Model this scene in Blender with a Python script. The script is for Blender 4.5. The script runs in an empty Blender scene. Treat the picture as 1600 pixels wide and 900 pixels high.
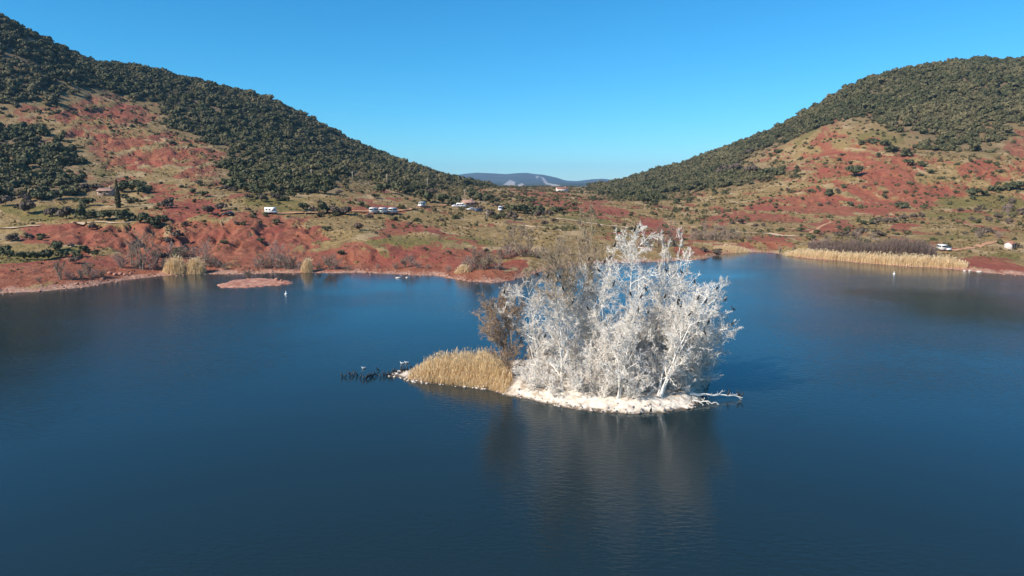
import bpy, math, random
import numpy as np

# ------------------------------------------------------------------ camera, sky, sun, exposure
SC = bpy.context.scene
COL = SC.collection
CAM_H = 24.0                     # drone height above the lake, metres
FPX = 1081.0                     # focal length in pixels of the 1600 px wide photograph
HORIZON = 283.0
PITCH = math.atan((450.0 - HORIZON) / FPX)
SUN_ELEV = math.radians(38.0)
SUN_AZ = math.radians(-124.0)    # bearing from the viewing direction (+Y), negative = left

cd = bpy.data.cameras.new("camera")
cd.sensor_width = 36.0
cd.lens = 36.0 * FPX / 1600.0
cd.clip_start = 0.5
cd.clip_end = 40000.0
cam = bpy.data.objects.new("camera", cd)
COL.objects.link(cam)
cam.location = (0, 0, CAM_H)
cam.rotation_euler = (math.pi / 2 - PITCH, 0, 0)
SC.camera = cam

w = bpy.data.worlds.new("World")
SC.world = w
w.use_nodes = True
wn = w.node_tree
wn.nodes.clear()
wo = wn.nodes.new("ShaderNodeOutputWorld")
wb = wn.nodes.new("ShaderNodeBackground")
ws = wn.nodes.new("ShaderNodeTexSky")
ws.sky_type = 'NISHITA'
ws.sun_disc = False
ws.sun_elevation = SUN_ELEV
ws.sun_rotation = SUN_AZ
ws.altitude = 0
ws.air_density = 1.0
ws.dust_density = 0.0
ws.ozone_density = 10.0
wb.inputs['Strength'].default_value = 0.116
wsep = wn.nodes.new("ShaderNodeSeparateColor"); wcom = wn.nodes.new("ShaderNodeCombineColor")
wpow = wn.nodes.new("ShaderNodeMath"); wpow.operation = 'POWER'; wpow.inputs[1].default_value = 1.45
wmul = wn.nodes.new("ShaderNodeMath"); wmul.operation = 'MULTIPLY'; wmul.inputs[1].default_value = 0.285   # crisp polarised blue, the same all round
wn.links.new(ws.outputs[0], wsep.inputs[0])
wn.links.new(wsep.outputs[0], wpow.inputs[0]); wn.links.new(wpow.outputs[0], wmul.inputs[0])
wn.links.new(wmul.outputs[0], wcom.inputs[0]); wg = wn.nodes.new('ShaderNodeMath'); wg.operation = 'MULTIPLY'; wg.inputs[1].default_value = 0.95; wn.links.new(wsep.outputs[1], wg.inputs[0]); wn.links.new(wg.outputs[0], wcom.inputs[1]); wn.links.new(wsep.outputs[2], wcom.inputs[2])
wn.links.new(wcom.outputs[0], wb.inputs['Color'])
wn.links.new(wb.outputs[0], wo.inputs['Surface'])

sl = bpy.data.lights.new("sun", 'SUN')
sl.energy = 5.0
sl.angle = math.radians(0.5)
sl.color = (1.0, 0.91, 0.77)
sun = bpy.data.objects.new("sun", sl)
COL.objects.link(sun)
sun.location = (-60, -20, 120)
sun_dir = np.array([math.sin(SUN_AZ) * math.cos(SUN_ELEV), math.cos(SUN_AZ) * math.cos(SUN_ELEV), math.sin(SUN_ELEV)])
from mathutils import Vector, Matrix
sun.rotation_euler = Vector(sun_dir).to_track_quat('Z', 'Y').to_euler()

SC.view_settings.view_transform = 'Standard'
SC.view_settings.look = 'None'
SC.view_settings.exposure = 0.42
SC.view_settings.gamma = 1.0
SC.view_settings.use_curve_mapping = False
SC.render.engine = 'CYCLES'
SC.cycles.use_denoising = True
SC.cycles.max_bounces = 8
SC.cycles.diffuse_bounces = 5
SC.cycles.glossy_bounces = 3
SC.cycles.transparent_max_bounces = 8
SC.cycles.volume_bounces = 0

# ------------------------------------------------------------------ helpers
CP, SP = math.cos(PITCH), math.sin(PITCH)

def ray(x, y):
    """direction of sight towards a point of the survey photograph (1600x900)"""
    u = (np.asarray(x, float) - 800.0) / FPX
    v = -(np.asarray(y, float) - 450.0) / FPX
    return u, CP + v * SP, -SP + v * CP

def bearing(x, y):
    dx, dy, dz = ray(x, y)
    return np.arctan2(dx, dy), dz / np.hypot(dx, dy)      # azimuth, tan(elevation)

def project(X, Y, Z):
    fz = Y * CP - (Z - CAM_H) * SP
    up = Y * SP + (Z - CAM_H) * CP
    fz = np.maximum(fz, 1e-3)
    return 800.0 + FPX * X / fz, 450.0 - FPX * up / fz

_T = np.random.RandomState(7).rand(256, 256)

def vnoise(x, y, seed=0):
    x = np.asarray(x, float) + seed * 17.31
    y = np.asarray(y, float) + seed * 9.77
    xi = np.floor(x).astype(np.int64); yi = np.floor(y).astype(np.int64)
    fx = x - xi; fy = y - yi
    fx = fx * fx * fx * (fx * (fx * 6 - 15) + 10); fy = fy * fy * fy * (fy * (fy * 6 - 15) + 10)
    a = _T[xi & 255, yi & 255]; b = _T[(xi + 1) & 255, yi & 255]
    c = _T[xi & 255, (yi + 1) & 255]; d = _T[(xi + 1) & 255, (yi + 1) & 255]
    return (a * (1 - fx) + b * fx) * (1 - fy) + (c * (1 - fx) + d * fx) * fy

def fbm(x, y, octv=4, seed=0, gain=0.5):
    s = 0.0; a = 1.0; t = 0.0; f = 1.0
    for o in range(octv):
        s = s + a * vnoise(x * f, y * f, seed + o * 3); t += a; a *= gain; f *= 2.03
    return s / t

def sstep(a, b, x):
    t = np.clip((x - a) / (b - a), 0, 1)
    return t * t * (3 - 2 * t)

def in_poly(px, py, poly):
    ins = np.zeros(np.shape(px), bool)
    n = len(poly)
    for i in range(n):
        x1, y1 = poly[i]; x2, y2 = poly[(i + 1) % n]
        if y1 == y2: continue
        c = ((y1 > py) != (y2 > py)) & (px < (x2 - x1) * (py - y1) / (y2 - y1) + x1)
        ins ^= c
    return ins

def mesh_obj(name, verts, faces, mat=None, parent=None, smooth=False, attrs=None):
    """verts (n,3) array, faces (m,3|4) array or list of such arrays -> one linked mesh object"""
    me = bpy.data.meshes.new(name)
    me_fill(me, verts, faces, smooth, attrs)
    if mat is not None: me.materials.append(mat)
    o = bpy.data.objects.new(name, me)
    COL.objects.link(o)
    if parent is not None: o.parent = parent
    return o

def me_fill(me, verts, faces, smooth=False, attrs=None):
    verts = np.ascontiguousarray(verts, dtype=np.float32)
    if not isinstance(faces, (list, tuple)): faces = [faces]
    faces = [np.asarray(f, np.int32) for f in faces if len(f)]
    loops = np.concatenate([f.ravel() for f in faces])
    tot = np.concatenate([np.full(len(f), f.shape[1], np.int32) for f in faces])
    start = np.concatenate([[0], np.cumsum(tot)[:-1]]).astype(np.int32)
    me.vertices.add(len(verts)); me.vertices.foreach_set("co", verts.ravel())
    me.loops.add(len(loops)); me.loops.foreach_set("vertex_index", loops)
    me.polygons.add(len(tot)); me.polygons.foreach_set("loop_start", start); me.polygons.foreach_set("loop_total", tot)
    if smooth: me.polygons.foreach_set("use_smooth", np.ones(len(tot), bool))
    for k, a in (attrs or {}).items():
        a = np.asarray(a, np.float32)
        at = me.attributes.new(k, 'FLOAT', 'POINT')
        at.data.foreach_set("value", a.ravel())
    me.update(calc_edges=True)
    me.validate()

def tag(o, label=None, cat=None, group=None, kind=None):
    if label: o["label"] = label
    if cat: o["category"] = cat
    if group: o["group"] = group
    if kind: o["kind"] = kind
    return o

def empty(name, loc, rz=0.0):
    o = bpy.data.objects.new(name, None)
    o.empty_display_size = 0.3
    COL.objects.link(o)
    o.location = tuple(float(c) for c in loc); o.rotation_euler = (0, 0, rz)
    return o

def child(name, me, parent, loc=(0, 0, 0), rot=(0, 0, 0), scale=(1, 1, 1)):
    o = bpy.data.objects.new(name, me)
    COL.objects.link(o); o.parent = parent
    o.location = loc; o.rotation_euler = rot; o.scale = scale
    return o

class MB:
    """collects simple shapes into one mesh"""
    def __init__(s): s.v = []; s.f3 = []; s.f4 = []; s.n = 0
    def add(s, v, f):
        v = np.asarray(v, float); f = np.asarray(f)
        s.v.append(v); (s.f4 if f.shape[1] == 4 else s.f3).append(f + s.n); s.n += len(v)
    def prism(s, poly, y0, y1, inset=0.0):
        """polygon in the x-z plane swept along y; quads + fan caps"""
        p = np.asarray(poly, float); n = len(p); c = p.mean(0)
        a = np.c_[p[:, 0], np.full(n, y0), p[:, 1]]; b = np.c_[p[:, 0], np.full(n, y1), p[:, 1]]
        v = np.vstack([a, b, [[c[0], y0, c[1]], [c[0], y1, c[1]]]])
        i = np.arange(n); j = (i + 1) % n
        s.add(v, np.c_[i, j, j + n, i + n])
        k = s.n - len(v)
        s.f3.append(np.vstack([np.c_[j, i, np.full(n, 2 * n)], np.c_[i + n, j + n, np.full(n, 2 * n + 1)]]) + k)
    def box(s, x0, x1, y0, y1, z0, z1):
        v = [(x, y, z) for z in (z0, z1) for y in (y0, y1) for x in (x0, x1)]
        s.add(v, [(0, 2, 3, 1), (4, 5, 7, 6), (0, 1, 5, 4), (2, 6, 7, 3), (0, 4, 6, 2), (1, 3, 7, 5)])
    def cyl(s, c, r, axis, h, n=14):
        c = np.asarray(c, float); ax = np.asarray(axis, float); ax /= np.linalg.norm(ax)
        t = np.cross(ax, [0.3, 0.2, 0.9]); t /= np.linalg.norm(t); b = np.cross(ax, t)
        a = np.arange(n) * 2 * math.pi / n
        ring = np.outer(np.cos(a), t) * r + np.outer(np.sin(a), b) * r
        v = np.vstack([c + ring - ax * h / 2, c + ring + ax * h / 2, [c - ax * h / 2], [c + ax * h / 2]])
        i = np.arange(n); j = (i + 1) % n; k = s.n
        s.add(v, np.c_[i, j, j + n, i + n])
        s.f3.append(np.vstack([np.c_[j, i, np.full(n, 2 * n)], np.c_[i + n, j + n, np.full(n, 2 * n + 1)]]) + k)
    def mesh(s, name, mat, smooth=False):
        me = bpy.data.meshes.new(name)
        fs = []
        if s.f4: fs.append(np.vstack(s.f4))
        if s.f3: fs.append(np.vstack(s.f3))
        me_fill(me, np.vstack(s.v), fs, smooth)
        if mat: me.materials.append(mat)
        return me
    def build(s, name, mat, parent=None, smooth=False):
        o = bpy.data.objects.new(name, s.mesh(name, mat, smooth))
        COL.objects.link(o)
        if parent is not None: o.parent = parent
        return o

# ------------------------------------------------------------------ materials
def new_mat(name):
    m = bpy.data.materials.new(name); m.use_nodes = True
    nt = m.node_tree; nt.nodes.clear()
    out = nt.nodes.new("ShaderNodeOutputMaterial")
    b = nt.nodes.new("ShaderNodeBsdfPrincipled")
    b.inputs['Roughness'].default_value = 0.85
    b.inputs['Specular IOR Level'].default_value = 0.2
    nt.links.new(b.outputs[0], out.inputs['Surface'])
    return m, nt, b

def N(nt, typ, **kw):
    n = nt.nodes.new(typ)
    for k, v in kw.items():
        if k in n.inputs: n.inputs[k].default_value = v
        else: setattr(n, k, v)
    return n

def rgb(c): return (c[0], c[1], c[2], 1.0)

def mixc(nt, fac, a, b, mode='MIX'):
    m = nt.nodes.new("ShaderNodeMix"); m.data_type = 'RGBA'; m.blend_type = mode
    for sock, v in ((m.inputs[0], fac), (m.inputs[6], a), (m.inputs[7], b)):
        if hasattr(v, 'is_output'): nt.links.new(v, sock)
        elif isinstance(v, (int, float)): sock.default_value = v
        else: sock.default_value = rgb(v)
    return m.outputs[2]

def ramp(nt, src, lo, hi):
    r = nt.nodes.new("ShaderNodeMapRange"); r.interpolation_type = 'SMOOTHSTEP'
    r.inputs[1].default_value = lo; r.inputs[2].default_value = hi
    nt.links.new(src, r.inputs[0])
    return r.outputs[0]

def noise(nt, scale, detail=4, rough=0.55, coord='Object', stretch=None):
    tc = nt.nodes.new("ShaderNodeTexCoord")
    n = nt.nodes.new("ShaderNodeTexNoise")
    n.inputs['Scale'].default_value = scale; n.inputs['Detail'].default_value = detail; n.inputs['Roughness'].default_value = rough
    src = tc.outputs[coord]
    if stretch:
        mp = nt.nodes.new("ShaderNodeMapping"); mp.inputs['Scale'].default_value = stretch
        if len(stretch) > 3: pass
        nt.links.new(src, mp.inputs[0]); src = mp.outputs[0]
    nt.links.new(src, n.inputs['Vector'])
    return n.outputs['Fac']

def attr(nt, name):
    a = nt.nodes.new("ShaderNodeAttribute"); a.attribute_name = name
    return a.outputs['Fac']

def bump(nt, b, height, strength, dist):
    bp = nt.nodes.new("ShaderNodeBump"); bp.inputs['Strength'].default_value = strength; bp.inputs['Distance'].default_value = dist
    nt.links.new(height, bp.inputs['Height']); nt.links.new(bp.outputs[0], b.inputs['Normal'])

def simple_mat(name, col, col2=None, scale=3.0, rough=0.8, spec=0.2, metal=0.0):
    m, nt, b = new_mat(name)
    b.inputs['Roughness'].default_value = rough; b.inputs['Specular IOR Level'].default_value = spec
    b.inputs['Metallic'].default_value = metal
    c2 = col2 if col2 else tuple(c * 0.75 for c in col)
    f = ramp(nt, noise(nt, scale), 0.35, 0.65)
    nt.links.new(mixc(nt, f, col, c2), b.inputs['Base Color'])
    return m
# ------------------------------------------------------------------ terrain: surveyed lines of (x, y, distance)
SHORE = [(-400,520),(-150,482),(-60,466),(0,459),(60,456),(110,451),(150,444),(190,438),(240,433),(300,429),(380,428),(470,426),(520,427),(600,427),
         (680,431),(715,437),(770,442),(805,437),(850,424),(900,414),(960,409),(1040,408),(1085,406),(1108,403),(1122,398),(1160,394),(1208,395),
         (1240,401),(1300,407),(1400,416),(1480,420),(1520,424),(1600,430),(1750,444),(2000,480)]
# station x : five (y, distance) pairs from above the bank up to the crest, then how far behind the crest
ST = {
 -400:[(420,182),(370,232),(300,310),(150,450),(-60,620)],
 -150:[(410,186),(368,236),(305,312),(170,455),(-20,630)],
 0:   [(402,192),(358,240),(305,315),(195,460),(24,650)],
 70:  [(400,194),(350,245),(303,318),(195,468),(64,675)],
 130: [(400,197),(343,248),(303,320),(200,478),(95,705)],
 220: [(400,202),(338,250),(300,325),(215,490),(108,760)],
 330: [(398,206),(338,254),(300,332),(225,505),(133,800)],
 420: [(396,208),(336,264),(300,340),(235,520),(156,830)],
 500: [(396,208),(340,272),(298,360),(252,540),(195,860)],
 560: [(395,200),(342,275),(300,380),(265,560),(227,900)],
 640: [(400,196),(345,280),(305,420),(278,600),(257,950)],
 720: [(410,188),(350,290),(310,460),(292,700),(279,1050)],
 800: [(408,195),(350,300),(315,460),(297,720),(290,1150)],
 880: [(395,210),(350,310),(318,460),(300,720),(291,1200)],
 940: [(390,218),(350,320),(322,450),(303,700),(286,1150)],
 1000:[(388,225),(355,320),(325,440),(305,650),(273,1100)],
 1060:[(385,232),(358,320),(330,430),(300,620),(257,1050)],
 1120:[(382,240),(360,315),(335,410),(290,580),(238,1000)],
 1200:[(380,245),(362,310),(335,400),(280,550),(206,940)],
 1280:[(388,228),(362,305),(330,400),(265,530),(163,880)],
 1350:[(392,222),(362,300),(325,400),(250,530),(129,850)],
 1420:[(396,216),(360,300),(320,400),(240,530),(110,840)],
 1500:[(400,210),(360,295),(318,395),(240,520),(98,840)],
 1600:[(404,204),(360,290),(315,390),(235,510),(96,840)],
 1750:[(410,195),(362,285),(315,385),(230,500),(98,840)],
 2000:[(430,180),(368,275),(315,380),(225,490),(105,840)],
}
AZ = np.radians(np.concatenate([np.linspace(-62, -39, 36)[:-1], np.arange(-39, 39.01, 0.122), np.linspace(39, 62, 36)[1:]]))
RR = [108.0]
while RR[-1] < 1560: RR.append(RR[-1] + max(0.62, 0.0058 * RR[-1]))
RR = np.array(RR)

def line_z(pts):
    x, y, d = [np.array(c, float) for c in zip(*pts)]
    az, te = bearing(x, y); d = d / np.cos(az)      # tables give forward distance
    o = np.argsort(az)
    return az[o], d[o], (CAM_H + d * te)[o]

def smooth_interp(a, xa, ya, win):
    s = 0.0
    for k in (-1, -0.5, 0, 0.5, 1): s = s + np.interp(a + k * win, xa, ya)
    return s / 5
xs, ys = zip(*SHORE)
saz, ste = bearing(xs, ys)
sd = -CAM_H / ste
o_ = np.argsort(saz)
SHD = smooth_interp(AZ, saz[o_], sd[o_], math.radians(0.25))
SHD = SHD + (fbm(AZ * 24, AZ * 0, 4, 4) - 0.5) * 5.0          # little coves along the shore
KD = [SHD - 40, SHD - 6, SHD, SHD + 3, SHD + 8]
KZ = [AZ * 0 - 9.0, AZ * 0 - 1.2, AZ * 0, AZ * 0 + 0.45, AZ * 0 + 1.0]
for k in range(5):
    a, d, z = line_z([(x,) + ST[x][k] for x in sorted(ST)])
    dd = smooth_interp(AZ, a, d, math.radians(1.0)); zz = smooth_interp(AZ, a, z, math.radians(1.0 if k < 4 else 0.5)) - (4.0 if k == 4 else 0.0)
    KD.append(np.maximum(dd, KD[-1] + 6)); KZ.append(np.maximum(zz, KZ[-1] + 0.3))
CRD, CRZ = KD[-1].copy(), KZ[-1].copy()
KD.append(CRD + 120); KZ.append(CRZ - 12 - 0.05 * CRZ)
KD.append(CRD + 500); KZ.append(np.minimum(CRZ * 0.55, CRZ - 18) + 4)
KD.append(CRD + 1500); KZ.append(CRZ * 0.2)
KD = np.array(KD); KZ = np.array(KZ)
h = np.diff(KD, axis=0); dl = np.diff(KZ, axis=0) / h
m = np.zeros_like(KD)
for i in range(1, len(KD) - 1):
    p = dl[i - 1] * dl[i]
    w1 = 2 * h[i] + h[i - 1]; w2 = h[i] + 2 * h[i - 1]
    m[i] = np.where(p > 0, (w1 + w2) / (w1 / np.where(p > 0, dl[i - 1], 1) + w2 / np.where(p > 0, dl[i], 1)), 0)
m[0] = dl[0]; m[-1] = dl[-1]
NA, NR = len(AZ), len(RR)
Z0 = np.zeros((NA, NR))
for a in range(NA):
    i = np.clip(np.searchsorted(KD[:, a], RR) - 1, 0, len(KD) - 2)
    t = (RR - KD[i, a]) / h[i, a]
    tt = np.clip(t, 0, 1)
    Z0[a] = (2*tt**3-3*tt**2+1)*KZ[i, a] + (tt**3-2*tt**2+tt)*h[i, a]*m[i, a] + (-2*tt**3+3*tt**2)*KZ[i+1, a] + (tt**3-tt**2)*h[i, a]*m[i+1, a]
GX = np.sin(AZ)[:, None] * RR[None, :]; GY = np.cos(AZ)[:, None] * RR[None, :]
INL = RR[None, :] - SHD[:, None]                     # metres inland
GPX, GPY = project(GX, GY, Z0)

# ---- where the red marl crops out, where the grass is green, where it is stony (chart polygons)
REDP = [
 (0.72, [(118,138),(205,145),(245,182),(215,205),(150,185),(128,170)]),
 (0.58, [(20,172),(120,165),(210,200),(300,215),(350,245),(365,275),(300,285),(225,262),(175,255),(140,228),(100,205),(30,192)]),
 (0.72, [(135,215),(235,205),(250,250),(180,262),(140,240)]),
 (0.85, [(225,285),(300,290),(340,320),(290,335),(240,325)]),
 (0.92, [(30,362),(60,352),(110,344),(190,352),(250,340),(262,322),(320,330),(450,332),(500,345),(545,380),(590,396),(640,406),(740,408),(815,402),(815,446),(700,436),(0,470),(-400,520),(-400,440),(0,420),(110,415),(200,405),(160,392),(90,386),(40,380)]),
 (0.6, [(250,290),(285,290),(330,318),(470,335),(520,352),(420,350),(300,345)]),
 (0.72, [(595,335),(640,345),(700,362),(745,388),(700,395),(640,372),(600,362)]),
 (0.30, [(560,345),(760,380),(800,400),(640,400),(540,372)]),
 (0.50, [(560,300),(640,320),(620,335),(555,318)]),
 (0.72, [(800,298),(850,297),(870,306),(930,310),(985,328),(980,345),(930,335),(880,322),(820,312)]),
 (0.90, [(1000,335),(1060,350),(1070,375),(1010,372)]),
 (0.56, [(1040,352),(1130,325),(1210,305),(1240,265),(1265,230),(1290,190),(1310,195),(1350,225),(1420,240),(1430,270),(1400,300),(1310,318),(1220,345),(1100,352)]),
 (0.72, [(1100,348),(1190,330),(1260,310),(1330,300),(1400,270),(1440,285),(1480,285),(1540,270),(1545,295),(1470,322),(1420,330),(1330,335),(1240,350),(1160,352)]),
 (0.80, [(1350,255),(1430,250),(1430,290),(1350,300)]),
 (0.75, [(1170,372),(1310,345),(1360,352),(1330,366),(1240,372),(1180,378)]),
 (0.85, [(1060,372),(1230,372),(1230,392),(1100,400),(1060,395)]),
 (0.95, [(1572,235),(1582,200),(1700,185),(1750,240),(1610,262)]),
 (0.70, [(1500,260),(1600,245),(1620,275),(1520,300)]),
 (0.70, [(1390,348),(1470,362),(1480,368),(1400,362)]),
 (0.90, [(1480,400),(1580,402),(1640,418),(1750,440),(1620,432),(1520,422)]),
]
GREENP = [
 (0.75, [(0,318),(100,315),(160,328),(120,340),(60,345),(0,330)]),
 (0.85, [(110,250),(160,255),(170,275),(130,275)]),
 (0.85, [(0,395),(60,395),(130,386),(165,395),(120,402),(70,412),(40,420),(0,425),(0,440),(30,440),(0,450)]),
 (0.70, [(370,300),(480,312),(460,330),(380,320)]),
 (0.65, [(600,355),(700,372),(820,385),(780,400),(640,395),(560,385)]),
 (0.55, [(830,345),(960,355),(1000,385),(860,385)]),
 (0.60, [(850,325),(940,335),(960,350),(880,345)]),
 (0.95, [(1222,388),(1275,386),(1300,396),(1240,398)]),
 (0.65, [(1420,362),(1600,370),(1600,382),(1420,372)]),
 (0.85, [(1540,398),(1600,394),(1600,405),(1560,408)]),
 (0.60, [(1440,300),(1600,300),(1600,350),(1440,345)]),
 (0.95, [(335,220),(350,220),(352,245),(338,245)]),
 (0.85, [(395,255),(420,255),(418,268),(398,268)]),
 (0.85, [(1235,215),(1285,200),(1280,215),(1245,228)]),
 (0.85, [(1340,205),(1420,210),(1415,228),(1350,222)]),
 (0.60, [(690,288),(740,288),(760,300),(700,305)]),
]
FORP = [
 [(-420,-200),(-150,-60),(0,20),(130,88),(420,150),(600,232),(720,275),(775,287),(765,294),(700,287),(672,296),(640,300),(600,292),(560,272),(528,270),(520,292),(500,304),(440,303),(372,306),(350,285),(352,240),(318,218),(288,212),(262,188),(215,150),(180,140),(150,132),(128,140),(118,158),(60,168),(0,172),(-420,180)],
 [(-420,196),(0,186),(60,198),(105,215),(128,245),(118,262),(150,280),(152,300),(80,308),(0,312),(-420,320)],
 [(930,292),(1000,270),(1120,236),(1250,176),(1350,122),(1450,98),(2050,90),(2050,190),(1590,188),(1572,206),(1574,235),(1548,252),(1500,244),(1440,236),(1412,204),(1330,188),(1262,198),(1225,214),(1190,232),(1150,262),(1135,285),(1050,296),(1000,322),(962,312),(940,302)],
 [(1130,258),(1195,268),(1225,262),(1222,276),(1160,292),(1080,300),(1060,290)],
]
def field(polys, px, py, default, jit, seed):
    jx = (fbm(GX / 22, GY / 22, 3, seed) - 0.5) * jit * 2; jy = (fbm(GX / 22, GY / 22, 3, seed + 5) - 0.5) * jit
    f = np.full(px.shape, default)
    for p, poly in polys: f = np.where(in_poly(px + jx, py + jy, poly), p, f)
    return f
PRED = field(REDP, GPX, GPY, 0.12, 26, 11)
PGRN = field(GREENP, GPX, GPY, 0.06, 20, 21)
FJX = (fbm(GX / 30, GY / 30, 3, 31) - 0.5) * 40; FJY = (fbm(GX / 30, GY / 30, 3, 36) - 0.5) * 22
FOR = np.zeros(GPX.shape)
for poly in FORP: FOR = np.maximum(FOR, in_poly(GPX + FJX, GPY + FJY, poly))
FSOFT = FOR.copy()
FSOFT = sum(np.roll(FSOFT, k, 0) for k in range(-24, 25, 4)) / 13.0
FSOFT = sum(np.roll(FSOFT, k, 1) for k in range(-7, 8, 1)) / 15.0
FOR = np.where(RR[None, :] > CRD[:, None] + 4, np.interp(AZ, np.radians([-60, -4.5, -4.3, 6, 6.2, 60]), [1, 1, 0, 0, 1, 1])[:, None], FOR)

# mottled red: streaks running down the slope
n1 = fbm(AZ[:, None] * RR / 11 + 0.4 * fbm(GX / 25, GY / 25, 3, 2), RR[None, :] / 24 + 0 * AZ[:, None], 6, 41, 0.66)
n1 = np.clip((n1 - 0.5) * 2.4 + 0.5, 0, 1)
RED = sstep(-0.035, 0.035, PRED - n1)
n2 = np.clip((fbm(GX / 18, GY / 18, 6, 51, 0.62) - 0.5) * 2.0 + 0.5, 0, 1)
GRN = sstep(-0.25, 0.25, PGRN - n2)

# ---- relief: knolls, gullies in the marl
slope = np.gradient(Z0, RR, axis=1)
land = sstep(2, 22, INL)
ZT = Z0 + land * ((fbm(GX / 55, GY / 55, 3, 61) - 0.5) * np.clip(2 + RR[None, :] / 220, 0, 6) + (fbm(GX / 9, GY / 9, 5, 66, 0.6) - 0.5) * 1.7)
gx = AZ[:, None] * 215.0
g1 = np.abs(2 * fbm(gx / 6.5 + 0.8 * fbm(GX / 14, GY / 14, 2, 71), RR[None, :] / 26 + 0 * gx, 3, 73) - 1)
g2 = np.abs(2 * fbm(AZ[:, None] * RR / 4.2, RR[None, :] / 12 + 0 * gx, 3, 77) - 1)
bad = sstep(0.35, 0.9, RED) * sstep(3, 34, INL) * sstep(0.05, 0.22, slope)
ZT = ZT + bad * ((sstep(0.0, 0.45, g1) - 0.75) * np.interp(RR, [150, 260, 350, 600], [2.2, 2.3, 1.5, 1.9])[None, :] + (sstep(0.0, 0.4, g2) - 0.7) * 0.9)
# lay wide ledges where the slope carries grass
ZT = np.where(INL > 0.5, np.maximum(ZT, 0.12 + 0.02 * np.clip(INL, 0, 10)), ZT)
PALE = sstep(4.0, 1.0, INL - (fbm(AZ[:, None] * 60, RR[None, :] / 5 + 0 * gx, 5, 81, 0.65) - 0.5) * 11) * (INL > -3)
BUF = sstep(0.54, 0.66, fbm(AZ[:, None] * RR / 9, RR[None, :] / 15 + 0 * gx, 6, 88, 0.65))     # bare buff soil between tufts

def terr_z(x, y):
    """height of the ground at a place, bilinear in the survey grid"""
    x = np.asarray(x, float); y = np.asarray(y, float)
    a = np.interp(np.arctan2(x, y), AZ, np.arange(NA)); r = np.interp(np.hypot(x, y), RR, np.arange(NR))
    i = np.clip(a.astype(int), 0, NA - 2); j = np.clip(r.astype(int), 0, NR - 2); fa = a - i; fr = r - j
    return (ZT[i, j]*(1-fa)*(1-fr) + ZT[i+1, j]*fa*(1-fr) + ZT[i, j+1]*(1-fa)*fr + ZT[i+1, j+1]*fa*fr)

def hit(x, y):
    """the place on the ground (or lake) seen at a point of the photograph"""
    az, te = bearing(x, y)
    az = float(az); te = float(te)
    r = np.concatenate([np.linspace(20, 110, 40), RR]); 
    z = np.maximum(terr_z(np.sin(az) * r, np.cos(az) * r), 0.0); z[r < 110] = 0
    d = CAM_H + te * r - z
    k = np.argmax(d <= 0) if (d <= 0).any() else len(r) - 1
    if k > 0:
        f = d[k - 1] / (d[k - 1] - d[k] + 1e-9); rr = r[k - 1] + f * (r[k] - r[k - 1])
    else: rr = r[0]
    X, Y = math.sin(az) * rr, math.cos(az) * rr
    return np.array([X, Y, max(0.0, float(terr_z(X, Y))) if rr > 110 else 0.0])

def px_size(P):
    """metres per photograph pixel at a place"""
    return (P[1] * CP - (P[2] - CAM_H) * SP) / FPX

def grid_faces(na, nr):
    i = np.arange(na - 1)[:, None] * nr + np.arange(nr - 1)[None, :]
    i = i.ravel()
    return np.c_[i, i + 1, i + nr + 1, i + nr][:, ::-1]

mt, nt, b = new_mat("hillside_ground")
n_f = noise(nt, 0.35, 6, 0.65); n_s = noise(nt, 1.6, 5, 0.6); n_l = noise(nt, 0.05, 4, 0.6)
grass = mixc(nt, ramp(nt, n_s, 0.38, 0.62), (0.255, 0.165, 0.062), (0.37, 0.25, 0.11))
grass = mixc(nt, ramp(nt, n_f, 0.42, 0.68), grass, (0.19, 0.128, 0.052))
grass = mixc(nt, attr(nt, "buff"), grass, (0.40, 0.28, 0.15))
green = mixc(nt, ramp(nt, n_s, 0.4, 0.6), (0.145, 0.118, 0.030), (0.235, 0.18, 0.060))
gg = mixc(nt, attr(nt, "green"), grass, green)
red = mixc(nt, ramp(nt, n_f, 0.35, 0.65), (0.232, 0.073, 0.037), (0.325, 0.124, 0.070))
red = mixc(nt, ramp(nt, n_l, 0.45, 0.65), red, (0.270, 0.074, 0.047))
red = mixc(nt, ramp(nt, n_s, 0.6, 0.8), red, (0.42, 0.225, 0.145))
c = mixc(nt, attr(nt, "red"), gg, red)
c = mixc(nt, attr(nt, "forest"), c, mixc(nt, ramp(nt, n_f, 0.4, 0.65), (0.10, 0.078, 0.045), (0.19, 0.135, 0.085)))
pale = mixc(nt, ramp(nt, n_s, 0.4, 0.65), (0.38, 0.18, 0.12), (0.52, 0.34, 0.25))
c = mixc(nt, attr(nt, "pale"), c, pale)
nt.links.new(c, b.inputs['Base Color'])
hsum = nt.nodes.new('ShaderNodeMath'); hsum.operation = 'MULTIPLY_ADD'; hsum.inputs[1].default_value = 0.35
nt.links.new(n_s, hsum.inputs[0]); nt.links.new(n_f, hsum.inputs[2])
rdg = nt.nodes.new("ShaderNodeTexNoise"); rdg.noise_type = 'RIDGED_MULTIFRACTAL'; rdg.inputs['Scale'].default_value = 0.22; rdg.inputs['Detail'].default_value = 6; rdg.inputs['Roughness'].default_value = 0.6
tcr = nt.nodes.new("ShaderNodeTexCoord"); nt.links.new(tcr.outputs['Object'], rdg.inputs['Vector'])
rm_ = nt.nodes.new('ShaderNodeMath'); rm_.operation = 'MULTIPLY'; nt.links.new(rdg.outputs['Fac'], rm_.inputs[0]); nt.links.new(attr(nt, "red"), rm_.inputs[1])
rm2 = nt.nodes.new('ShaderNodeMath'); rm2.operation = 'MULTIPLY_ADD'; rm2.inputs[1].default_value = -0.55; nt.links.new(rm_.outputs[0], rm2.inputs[0]); nt.links.new(hsum.outputs[0], rm2.inputs[2])
hsum = rm2
bump(nt, b, hsum.outputs[0], 0.9, 1.6)
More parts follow.
